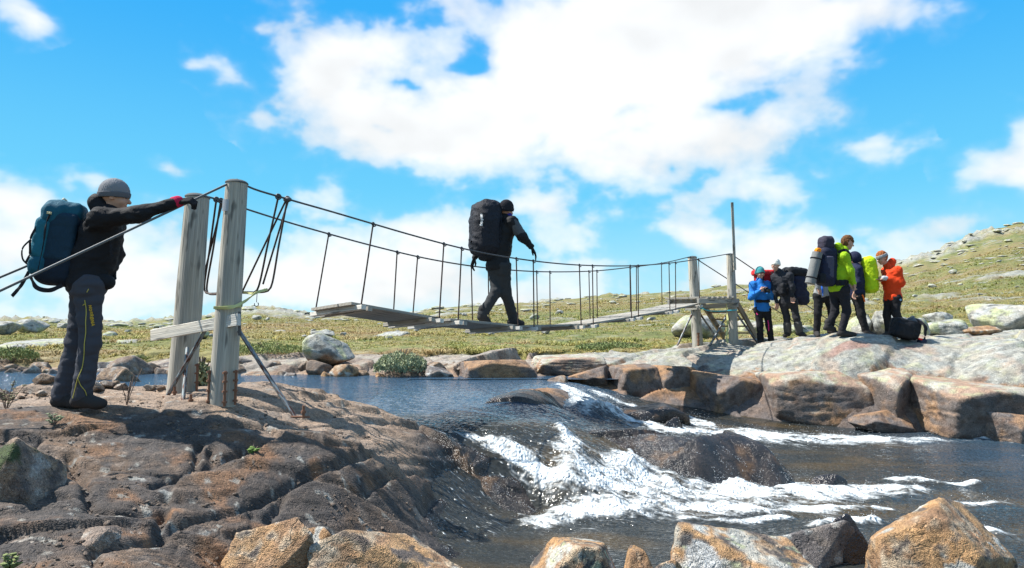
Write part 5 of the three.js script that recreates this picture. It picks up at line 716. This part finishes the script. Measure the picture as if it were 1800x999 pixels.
  if (o.hood) { const up = o.hood === 'up'; const B = up ? null : [[add(J.neck, [H.f[0] * -.05, .03, H.f[2] * -.05]), add(J.neck, [H.f[0] * -.09, .09, H.f[2] * -.09]), .085, .075]]; if (up) cap('hood', .026, (q) => -Math.min(1, q[2] - .055 - .2 * Math.abs(q[1])), cloth(o.jacket, .65)); else mesh('hood', nets((x, y, z) => chain(B, .03)(x, y, z) + wr(x, y, z, .006, 14), ...boundsOf(B, .03), .012), o.jacketMat ?? cloth(o.jacket, .6), root); }
  if (o.goggles) { const a = H.from(-.06 * hs, .012, .06 * hs), m = H.from(0, .014, .1 * hs), b = H.from(.06 * hs, .012, .06 * hs); mesh('sunglasses', tube([a, m, b].map((p) => new THREE.Vector3(...p)), .016, 12, 8), std({ color: lin(...o.goggles), roughness: .15 }), root); }
  return { root, J, H, s, org, ts, js, trousers };
}
// a mark or a seam laid on cloth: points found on the surface f, looking along -z
const lay = (f, x, y, z0 = .6, off = .003) => { let z = z0; for (let i = 0; i < 400 && z > -.1 && f(x, y, z) > off; i++) z -= Math.max(.001, f(x, y, z) * .6); return new THREE.Vector3(x, y, z + off); };
function layPatch(f, p, ux, uy, w, h, nu, nv, off) { const P = [], U = [], I = []; for (let j = 0; j <= nv; j++) for (let i = 0; i <= nu; i++) { const a = (i / nu - .5) * w, b = (j / nv - .5) * h, v = lay(f, p[0] + ux[0] * a + uy[0] * b, p[1] + ux[1] * a + uy[1] * b, .6, off); P.push(v.x, v.y, v.z); U.push(i / nu, j / nv); } for (let j = 0; j < nv; j++) for (let i = 0; i < nu; i++) { const o = j * (nu + 1) + i; I.push(o, o + 1, o + nu + 1, o + 1, o + nu + 2, o + nu + 1); } const g = new THREE.BufferGeometry(); g.setAttribute('position', new THREE.Float32BufferAttribute(P, 3)); g.setAttribute('uv', new THREE.Float32BufferAttribute(U, 2)); g.setIndex(I); g.computeVertexNormals(); return g; }
function lettering(text, color, w, h, font) { const c = document.createElement('canvas'); c.width = w; c.height = h; const x = c.getContext('2d'); x.clearRect(0, 0, w, h); x.fillStyle = color; x.font = font; x.textAlign = 'center'; x.textBaseline = 'middle'; x.fillText(text, w / 2, h / 2); const t = new THREE.CanvasTexture(c); t.colorSpace = THREE.SRGBColorSpace; return t; }
// rucksacks: soft boxes joined in a frame of their own
function sack(o) { // at: [px, py, d]; size w,h,dp in m; turn about y, tilt about z
  const p = at(...o.at), root = thing('backpack', o.label, 'backpack', [p[0], p[1], -p[2]]); root.rotation.set(o.pitch ?? 0, o.turn ?? 0, o.tilt ?? 0);
  const rb = (x, y, z, c, b, r) => { const a = Math.abs(x - c[0]) - b[0] + r, e = Math.abs(y - c[1]) - b[1] + r, d = Math.abs(z - c[2]) - b[2] + r; return Math.hypot(Math.max(a, 0), Math.max(e, 0), Math.max(d, 0)) + Math.min(Math.max(a, e, d), 0) - r; };
  const soft = (name, boxes, mat, kk = .05, amp = .006, fr = 9, cell = o.cell ?? .014) => { const lo = [9, 9, 9], hi = [-9, -9, -9]; for (const [c, b] of boxes) for (let q = 0; q < 3; q++) { lo[q] = Math.min(lo[q], c[q] - b[q] - .03); hi[q] = Math.max(hi[q], c[q] + b[q] + .03); } const f = (x, y, z) => { let s = 9; for (const [c, b, r] of boxes) s = smin(s, rb(x, y, z, c, b, r), kk); return Math.abs(s) > .06 ? s : s + amp * (1 - 2 * Math.abs(N3(x * fr + 2, y * fr * 1.6, z * fr))) + amp * N3(x * fr * .5, y * fr * .5, z * fr * .5 + 4); }; const m = mesh(name, nets(f, lo, hi, cell), mat, root); m.userData.f = undefined; delete m.userData.f; return f; };
  const strap = (name, pts, w, mat) => mesh(name, ribbon(pts.map((q) => new THREE.Vector3(...q)), w, .003), mat, root);
  return { root, soft, strap, o };
}
const BLACK = cloth([.014, .015, .018], .6), NAVY = cloth([.018, .021, .042], .6), STRAP = cloth([.02, .02, .024], .85);

// the hiker with the grey knitted hat, hand on the cable
const man = person({ d: 5.4, foot: [140, 722], label: 'person in grey knit hat, black jacket and dark grey trousers gripping the cable', look: [.9, -.14, -.32], lean: [.1, 1, 0],
  j: { pelvis: [146, 497, 0], chest: [166, 418, 0], neck: [180, 383, 0], head: [189, 352, 0], shR: [184, 396, .15], elR: [248, 386, .12], wrR: [303, 361, .02], shL: [168, 398, -.16], elL: [164, 450, -.2], wrL: [172, 478, -.12], hipR: [159, 512, .08], hipL: [129, 512, -.09], kneeR: [166, 610, .09], kneeL: [116, 608, -.09], ankR: [155, 698, .09], ankL: [96, 702, -.08], toeR: [194, 712, .12], toeL: [133, 715, -.05] },
  jacket: [.012, .0125, .015], trouserMat: cloth([.052, .055, .068], .8), gloves: [.018, .018, .02], handR: { curl: .85, palm: [.1, -.8, -.5], dir: [1, .12, 0] }, handL: { dir: [-.3, -1, 0], curl: .6 }, cuff: .08, hat: std({ color: lin(.17, .175, .19), roughness: .95, bumpMap: clothBump, bumpScale: .01 }), hatCuff: std({ color: lin(.09, .095, .11), roughness: .95 }), hood: 'down', fat: 1.03, drop: .06 });
{
  const { root, ts, s, J } = man, L = (px, py) => [(px - 140) * s, (722 - py) * s];
  const yel = std({ color: lin(.44, .38, .06), roughness: .6 }), line = (pts) => tube(pts.map(([a, b]) => lay(ts, ...L(a, b))), .0028, 40, 6);
  mesh('zip', mergeGeometries([line([[166, 536], [168, 552], [169, 575], [169, 590], [168, 610], [167, 630], [164, 652], [160, 668], [154, 685], [150, 702]]), line([[160, 668], [163, 680], [168, 690], [169, 698]]), line([[168, 541], [163, 545]]), line([[173, 517], [171, 523]])]), yel, man.trousers);
  const t = lettering('NORRØNA', '#c8a21c', 512, 80, 'bold 74px sans-serif');
  mesh('print', layPatch(ts, L(175.5, 562), [0.14, -1], [1, .14], 50 * s, 5.2 * s, 40, 6, .004), std({ map: t, transparent: true, alphaTest: .35, roughness: .7 }), man.trousers);
  const B = [[add(J.wrR, [-.03, -.006, 0]), add(J.wrR, [.0, .002, 0]), .046, .046]]; mesh('wristband', nets(chain(B, .01), ...boundsOf(B, .01), .006), cloth([.42, .02, .07], .9), root);
  const hb = [[[J.pelvis[0] + .02, J.pelvis[1] + .03, .1], [J.pelvis[0] + .17, J.pelvis[1] - .03, .03], .05, .06]]; mesh('belt_pouch', nets(chain(hb, .02), ...boundsOf(hb, .02), .012), BLACK, root);
  mesh('chest_strap', ribbon([[198, 432, .12], [202, 445, .13], [203, 460, .13]].map(([a, b, z]) => new THREE.Vector3(...L(a, b), z)), .022, .003), STRAP, root);
}
{
  const p = sack({ at: [108, 430, 5.36], cell: .01, turn: .35, tilt: -.13, label: 'teal and navy trekking backpack on the hiker at the posts' }), teal = cloth([.012, .085, .13], .6), teal2 = cloth([.016, .125, .18], .6), dk = cloth([.010, .018, .032], .6);
  p.soft('main_bag', [[[0, -.03, 0], [.19, .28, .15], .1], [[.02, -.2, .01], [.2, .13, .16], .1]], dk); p.soft('lid', [[[-.01, .255, .0], [.185, .085, .15], .075], [[-.1, .2, .06], [.1, .09, .12], .06]], teal, .06); p.soft('front_pocket', [[[-.15, .02, .06], [.085, .17, .125], .06]], teal2, .05); p.soft('side_panel', [[[.02, .05, .12], [.14, .2, .06], .05]], cloth([.012, .035, .06], .6), .05); p.soft('bottom_pocket', [[[-.14, -.19, .07], [.09, .08, .12], .06]], teal);
  p.strap('strap', [[-.2, .1, .17], [-.225, 0, .19], [-.21, -.12, .18], [-.23, -.18, .17]], .02, STRAP); p.strap('strap', [[-.07, .3, .14], [-.11, .15, .2], [-.1, -.02, .21], [-.1, -.25, .22]], .018, STRAP); p.strap('strap', [[-.25, .0, .1], [-.3, -.08, .12], [-.28, -.16, .12], [-.22, -.2, .12]], .014, STRAP);
  p.strap('hip_strap', [[-.18, -.28, .14], [-.1, -.36, .17], [.02, -.37, .17], [.12, -.32, .16]], .035, STRAP); p.strap('hip_strap', [[-.2, -.25, .14], [-.24, -.36, .15], [-.3, -.45, .15]], .03, STRAP);
  p.strap('daisy_loop', [[-.06, .335, .04], [-.05, .355, .05], [-.02, .345, .05], [-.01, .33, .05]], .015, cloth([.5, .48, .4], .8)); p.strap('name_tab', [[-.13, .215, .185], [-.10, .215, .195], [-.085, .215, .195]], .018, cloth([.55, .48, .3], .8));
  p.root.scale.set(.74, 1, .85);
}
// the walker on the bridge
const walker = person({ d: 9.3, foot: [876, 572], label: 'person in dark jacket and grey trousers striding across the bridge deck', look: [.75, -.1, -.62], lean: [.3, 1, 0], noEyes: true, onDeck: true,
  j: { pelvis: [874, 464, 0], chest: [884, 408, 0], neck: [888, 385, 0], head: [890, 369, 0], shR: [900, 392, .1], elR: [918, 418, .12], wrR: [934, 436, .12], shL: [872, 392, -.14], elL: [848, 425, -.16], wrL: [833, 452, -.12], hipR: [884, 471, .06], hipL: [870, 471, -.06], kneeR: [889, 516, .0], kneeL: [872, 514, .06], ankR: [902, 559.5, -.14], ankL: [849, 552, .14], toeR: [918, 569, -.2], toeL: [859, 566.5, .1] },
  jacket: [.014, .0145, .016], shine: .5, trousers: [.038, .04, .042], gloves: [.015, .015, .017], handR: { dir: [.5, -.9, 0], curl: .25, palm: [-1, -.3, 0] }, handL: { dir: [-.35, -1, 0], curl: .4, palm: [1, 0, .2] }, hat: cloth([.02, .02, .024], .9), fat: 1.05, cuff: .075 });
mesh('neck_gaiter', (() => { const B = [[add(walker.J.neck, [.01, 0, 0]), add(walker.J.neck, [.03, .06, -.02]), .075, .07]]; return nets(chain(B, .02), ...boundsOf(B, .02), .012); })(), cloth([.03, .03, .22], .8), walker.root);
{ const B = [[walker.J.shR, [lerp(walker.J.shR[0], walker.J.elR[0], .85), lerp(walker.J.shR[1], walker.J.elR[1], .85), lerp(walker.J.shR[2], walker.J.elR[2], .85)], .084, .071]]; mesh('sleeve_panel', nets((x, y, z) => chain(B, .02)(x, y, z) + .006 * N3(x * 14, y * 14, z * 14), ...boundsOf(B, .02), .014), cloth([.075, .078, .082], .6), walker.root); }
{
  const p = sack({ at: [854, 405, 9.28], turn: .5, tilt: -.03, label: 'huge black expedition backpack with white lettering on the walker' });
  const f = p.soft('main_bag', [[[0, .02, 0], [.215, .385, .2], .15], [[-.02, -.05, .05], [.2, .3, .2], .14], [[.06, .28, -.02], [.14, .13, .16], .1]], cloth([.018, .019, .025], .5, .02), .08, .013, 8);
  p.soft('base_pocket', [[[.06, -.36, .02], [.13, .06, .14], .05]], BLACK); p.strap('strap', [[.12, .22, .2], [.1, .05, .24], [.09, -.2, .22], [.07, -.36, .18]], .02, STRAP); p.strap('strap_tail', [[.06, -.4, .1], [.07, -.44, .1]], .02, STRAP);
  mesh('lettering', layPatch(f, [-.175, .10], [0, 1], [-1, 0], .22, .042, 30, 6, .004), std({ map: lettering('Bergans', '#f2f2f0', 512, 110, 'bold 100px sans-serif'), transparent: true, alphaTest: .35, roughness: .7 }), p.root);
}
// the group on the far rock
const blue = person({ d: 14.7, foot: [1347, 602], label: 'person in bright blue jacket with teal hat and sunglasses standing by the far post', look: [.22, -.05, 1],
  j: { pelvis: [1341, 536, 0], chest: [1339, 507, .02], neck: [1338, 491, .02], head: [1338, 477, .03], shR: [1325, 497, .02], elR: [1320, 519, .08], wrR: [1331, 508, .25], shL: [1352, 497, 0], elL: [1359, 519, .06], wrL: [1346, 509, .25], hipR: [1335, 541, 0], hipL: [1348, 541, 0], kneeR: [1336, 569, .02], kneeL: [1352, 569, .02], ankR: [1337, 594, 0], ankL: [1356, 595, 0], toeR: [1335, 601, .14], toeL: [1361, 602, .13] },
  jacket: [.018, .15, .46], trousers: [.016, .016, .019], handR: { dir: [.8, .3, .2], curl: .6, palm: [0, 0, -1] }, handL: { dir: [-.8, .3, .2], curl: .6, palm: [0, 0, -1] }, hat: cloth([.05, .23, .25], .95), hatCuff: cloth([.05, .25, .26], .95), goggles: [.05, .02, .02], fat: .98, headSize: 1.02 });
{ const { root, J, ts, s } = blue; for (const [a, b] of [[1329, 547], [1348, 560]]) mesh('pink_zip', tube([0, 1, 2, 3].map((i) => lay(ts, (a - 1347 + i * .6) * s, (602 - b - i * (a > 1340 ? 6 : 1)) * s, .6, .004)), .012, 10, 6), cloth([.6, .04, .2], .8), root);
  const B = [[[J.chest[0] - .12, J.pelvis[1] + .12, .14], [J.chest[0] + .12, J.pelvis[1] + .12, .14], .035, .035]]; mesh('hip_belt', nets(chain(B, .02), ...boundsOf(B, .02), .012), BLACK, root);
  const c = thing('camera', 'black camera held at the chest of the person in blue', 'camera', [root.position.x + J.chest[0] + .03, root.position.y + J.chest[1] - .02, root.position.z + .29]); const bg = new THREE.BoxGeometry(.13, .085, .05, 2, 2, 2); mesh('camera_body', bg, BLACK, c); const lg = new THREE.CylinderGeometry(.032, .036, .07, 18); lg.rotateX(Math.PI / 2); lg.translate(.01, -.005, .055); mesh('lens', lg, std({ color: lin(.015, .015, .018), roughness: .25 }), c); const vg = new THREE.BoxGeometry(.05, .03, .04); vg.translate(0, .055, 0); mesh('viewfinder', vg, BLACK, c); }
{ const p = sack({ at: [1341, 488, 14.98], label: 'red backpack showing behind the shoulders of the person in blue' }); p.soft('main_bag', [[[0, -.16, 0], [.19, .27, .1], .08]], cloth([.42, .02, .025], .6)); p.soft('lid', [[[0, .1, .02], [.24, .07, .11], .05]], cloth([.55, .03, .035], .6)); p.strap('shoulder_strap', [[-.12, .1, .2], [-.13, -.02, .38], [-.12, -.2, .36]], .05, STRAP); p.strap('shoulder_strap', [[.12, .1, .2], [.13, -.02, .38], [.12, -.2, .36]], .05, STRAP); }
const white = person({ d: 14.5, foot: [1394, 599], label: 'person in charcoal jacket with cream hat leaning to chat with the person in blue', look: [-.75, -.05, .66],
  j: { pelvis: [1388, 533, 0], chest: [1378, 503, 0], neck: [1373, 486, 0], head: [1366, 474, .02], shR: [1367, 495, -.08], elR: [1366, 520, -.1], wrR: [1367, 540, .0], shL: [1387, 494, .12], elL: [1389, 515, .16], wrL: [1388, 530, .18], hipR: [1381, 540, -.06], hipL: [1393, 540, .07], kneeR: [1385, 568, -.02], kneeL: [1398, 567, .1], ankR: [1387, 591, -.05], ankL: [1403, 590, .08], toeR: [1378, 598, .05], toeL: [1409, 597, .18] },
  jacket: [.024, .026, .032], trousers: [.034, .034, .037], gaiters: [.08, .077, .073], handR: { dir: [0, -1, .1], curl: .45 }, handL: { dir: [0, -1, .1], curl: .45 }, hat: cloth([.66, .64, .58], .95), hatGrow: .014, fat: .96 });
{ const p = sack({ at: [1398, 499, 14.62], turn: .2, tilt: -.08, label: 'dark navy backpack with bulging lid on the person in the cream hat' }); p.soft('main_bag', [[[.02, -.1, 0], [.2, .3, .2], .13], [[.14, -.28, 0], [.16, .17, .17], .1]], NAVY, .06, .01); p.soft('lid', [[[-.02, .24, 0], [.26, .11, .2], .1]], BLACK, .06, .01); p.strap('blue_strap', [[-.2, .15, .2], [-.2, -.05, .24], [-.17, -.25, .22]], .04, cloth([.03, .08, .35], .8)); p.strap('shoulder_strap', [[-.28, .05, .2], [-.34, -.1, .22], [-.34, -.28, .2]], .09, BLACK); p.soft('chest_pouch', [[[-.38, -.16, .16], [.08, .13, .08], .05]], BLACK); }
const shade = person({ d: 13.6, foot: [1450, 588], label: 'person in black trousers and grey jacket mostly hidden behind the tall navy backpack', look: [-.3, -.1, .9],
  j: { pelvis: [1449, 508, 0], chest: [1449, 470, 0], neck: [1449, 450, 0], head: [1449, 437, 0], shR: [1435, 457, .02], elR: [1431, 482, .05], wrR: [1437, 502, .1], shL: [1463, 457, 0], elL: [1467, 482, .02], wrL: [1463, 502, .1], hipR: [1441, 516, 0], hipL: [1458, 516, 0], kneeR: [1437, 548, .04], kneeL: [1463, 548, .02], ankR: [1436, 578, 0], ankL: [1465, 574, -.1], toeR: [1432, 586, .16], toeL: [1470, 581, .05] },
  jacket: [.24, .245, .25], trousers: [.016, .016, .018], hair: cloth([.05, .035, .025], .9), fat: 1.02 });
for (const a of [1439, 1461]) mesh('blue_strap', ribbon([[a, 498, .19], [a + 1, 508, .2], [a + 2, 517, .19]].map(([x, y, z]) => new THREE.Vector3((x - 1450) * shade.s, (588 - y) * shade.s, z)), .035, .003), cloth([.03, .12, .5], .8), shade.root);
const lime = person({ d: 12.4, foot: [1481, 598], label: 'person in lime jacket with brown hair and a tall navy backpack stepping right', look: [1, -.28, .1], lean: [.15, 1, 0],
  j: { pelvis: [1477, 508, 0], chest: [1483, 465, 0], neck: [1487, 446, 0], head: [1495, 432, 0], shR: [1481, 457, .15], elR: [1490, 483, .18], wrR: [1496, 505, .17], shL: [1488, 457, -.15], elL: [1498, 483, -.14], wrL: [1504, 502, -.1], hipR: [1481, 515, .08], hipL: [1474, 515, -.08], kneeR: [1486, 552, .09], kneeL: [1473, 554, -.08], ankR: [1477, 587, .08], ankL: [1460, 577, -.08], toeR: [1497, 593, .12], toeL: [1470, 584, -.06] },
  jacket: [.26, .43, .012], trousers: [.02, .02, .024], hair: cloth([.13, .065, .03], .95, .03), hood: 'down', handR: { dir: [.12, -1, 0], curl: .45, palm: [-1, 0, -.3] }, fat: 1.04 });
{ const p = sack({ at: [1451, 463, 12.38], tilt: -.06, turn: .15, label: 'tall navy backpack with rolled grey mat on the person in the lime jacket' }); p.soft('main_bag', [[[.02, -.06, 0], [.165, .36, .16], .1], [[-.06, -.16, .06], [.11, .2, .14], .08]], NAVY, .06, .009); p.soft('lid', [[[.0, .36, 0], [.13, .14, .13], .09]], cloth([.035, .032, .05], .6), .06, .009); p.soft('side_pocket', [[[-.02, -.08, .15], [.09, .2, .05], .04]], cloth([.06, .06, .09], .6));
  const m = new THREE.CylinderGeometry(.088, .088, .58, 28, 8); m.rotateZ(-.22); m.translate(-.30, -.12, .12); mesh('rolled_mat', m, std({ color: lin(.16, .165, .16), roughness: .9, bumpMap: clothBump, bumpScale: .01 }), p.root); for (const y of [-.18, .17]) { const t = new THREE.TorusGeometry(.09, .012, 6, 24); t.rotateX(Math.PI / 2); t.rotateZ(-.22); t.translate(-.30 + y * .22, -.12 + y, .12); mesh('mat_strap', t, STRAP, p.root); }
  p.soft('orange_bag', [[[-.23, .21, .12], [.055, .045, .05], .035]], cloth([.85, .25, .01], .6), .02, .012, 20, .009); p.soft('bottle_pocket', [[[-.16, -.3, .14], [.07, .1, .07], .04]], BLACK); p.strap('hip_belt', [[.12, -.36, .15], [.25, -.35, .22], [.36, -.36, .16]], .11, BLACK); p.strap('shoulder_strap', [[.14, .2, .16], [.27, .24, .2], [.36, .12, .2], [.34, -.1, .2]], .05, STRAP); }
const navy = person({ d: 13.3, foot: [1517, 590], label: 'person in navy hooded jacket facing left with a lime covered pack', look: [-.8, -.35, -.45],
  j: { pelvis: [1509, 512, 0], chest: [1507, 480, 0], neck: [1507, 466, 0], head: [1507, 455, 0], shR: [1509, 474, -.13], elR: [1503, 496, -.16], wrR: [1496, 508, -.1], shL: [1506, 474, .14], elL: [1504, 497, .16], wrL: [1500, 512, .14], hipR: [1511, 520, -.07], hipL: [1508, 520, .08], kneeR: [1516, 552, -.06], kneeL: [1512, 551, .08], ankR: [1524, 580, -.04], ankL: [1519, 581, .08], toeR: [1519, 588, -.05], toeL: [1532, 588, .14] },
  jacket: [.014, .018, .045], trousers: [.017, .017, .019], hood: 'up', noEyes: true, fat: .98 });
mesh('orange_zip', tube([[1509, 518], [1512, 524], [1515, 530]].map(([a, b]) => lay(navy.ts, (a - 1517) * navy.s, (590 - b) * navy.s, .6, .006)), .014, 8, 6), cloth([.7, .16, .03], .7), navy.root);
{ const p = sack({ at: [1528, 484, 13.3], tilt: .06, turn: -.2, label: 'backpack in a bright lime rain cover on the navy hooded person' }); p.soft('rain_cover', [[[0, 0, 0], [.15, .37, .19], .13]], cloth([.42, .58, .012], .55, .02), .06, .014, 7); }
const orange = person({ d: 13.2, foot: [1574, 590], label: 'person in orange red jacket with grey headband reading a small booklet', look: [-.95, -.4, .15], lean: [-.1, 1, 0],
  j: { pelvis: [1572, 518, 0], chest: [1570, 482, 0], neck: [1566, 466, 0], head: [1555, 452, .0], shR: [1568, 474, -.14], elR: [1572, 497, -.15], wrR: [1556, 492, -.05], shL: [1575, 475, .14], elL: [1580, 497, .16], wrL: [1557, 488, .1], hipR: [1569, 524, -.07], hipL: [1573, 524, .08], kneeR: [1564, 552, -.07], kneeL: [1572, 550, .09], ankR: [1566, 581, -.06], ankL: [1586, 576, .08], toeR: [1556, 588, -.05], toeL: [1575, 586, .12] },
  jacket: [.60, .05, .01], trousers: [.018, .018, .021], handR: { dir: [-1, .1, .2], curl: .5, palm: [0, 1, 0] }, handL: { dir: [-1, .1, 0], curl: .55, palm: [0, -.4, -.7] }, hair: cloth([.30, .10, .035], .95, .03), band: cloth([.26, .27, .28], .9), hood: 'down', fat: 1.0 });
{ const { root, J, ts, s } = orange; const B = [[J.wrL, add(J.wrL, [-.06, .005, 0]), .045, .045]]; mesh('wrist_warmer', nets(chain(B, .01), ...boundsOf(B, .01), .009), cloth([.42, .43, .44], .9), root); mesh('trouser_mark', layPatch(ts, [(1575.5 - 1574) * s, (590 - 526) * s], [1, .3], [-.3, 1], .035, .035, 4, 4, .004), cloth([.25, .42, .6], .7), root);
  const k = thing('booklet', 'small red brown booklet held open by the person in orange', 'booklet', [root.position.x + J.wrL[0] - .1, root.position.y + J.wrL[1] - .035, root.position.z + .03]); k.rotation.z = -.12; const c = new THREE.BoxGeometry(.2, .008, .13); mesh('cover', c, cloth([.30, .07, .04], .6), k); const pg = new THREE.BoxGeometry(.19, .006, .12); pg.translate(0, .0075, 0); mesh('pages', pg, std({ color: lin(.5, .35, .3), roughness: .8 }), k); }
{ const p = sack({ at: [1594, 577, 12.3], tilt: -.25, label: 'black backpack lying on the rock beside the orange jacketed person' }); p.soft('main_bag', [[[-.03, -.02, 0], [.25, .19, .18], .07], [[-.1, -.07, .04], [.18, .15, .17], .06]], BLACK, .05, .012); p.soft('lid', [[[.12, .16, .0], [.12, .075, .14], .06]], cloth([.10, .11, .13], .6)); p.strap('strap', [[.05, .2, .1], [.2, .12, .2], [.27, -.05, .2], [.3, -.2, .16]], .05, STRAP); p.strap('strap', [[.16, .2, .05], [.28, .1, .14], [.33, -.08, .12]], .05, STRAP); p.strap('grab_loop', [[-.02, .2, .06], [.03, .25, .08], [.08, .2, .08]], .03, cloth([.2, .21, .22], .8)); p.soft('red_tab', [[[.2, -.17, .19], [.04, .02, .02], .01]], cloth([.6, .03, .02], .6), .02, .002); p.soft('mesh_pocket', [[[.28, -.2, .12], [.07, .06, .08], .03]], cloth([.03, .035, .06], .8)); p.root.scale.setScalar(.9); }
{ const p = at(1555, 590, 12.5), t = thing('pouch', 'small red and black pouch lying by the black backpack', 'pouch', [p[0], rockTop(p[0], p[2]) + .012, -p[2]]), B = [[[-.07, .02, 0], [.08, .03, 0], .035, .04]], f = chain(B, .02); mesh('pouch_body', nets((x, y, z) => f(x, y, z) + .006 * N3(x * 20, y * 20, z * 20), ...boundsOf(B, .02), .009), cloth([.55, .025, .03], .6), t); const q = [[[.02, .05, .01], [.1, .055, .01], .022, .02]]; mesh('flap', nets(chain(q, .02), ...boundsOf(q, .02), .008), BLACK, t); }
renderer.render(scene, camera);
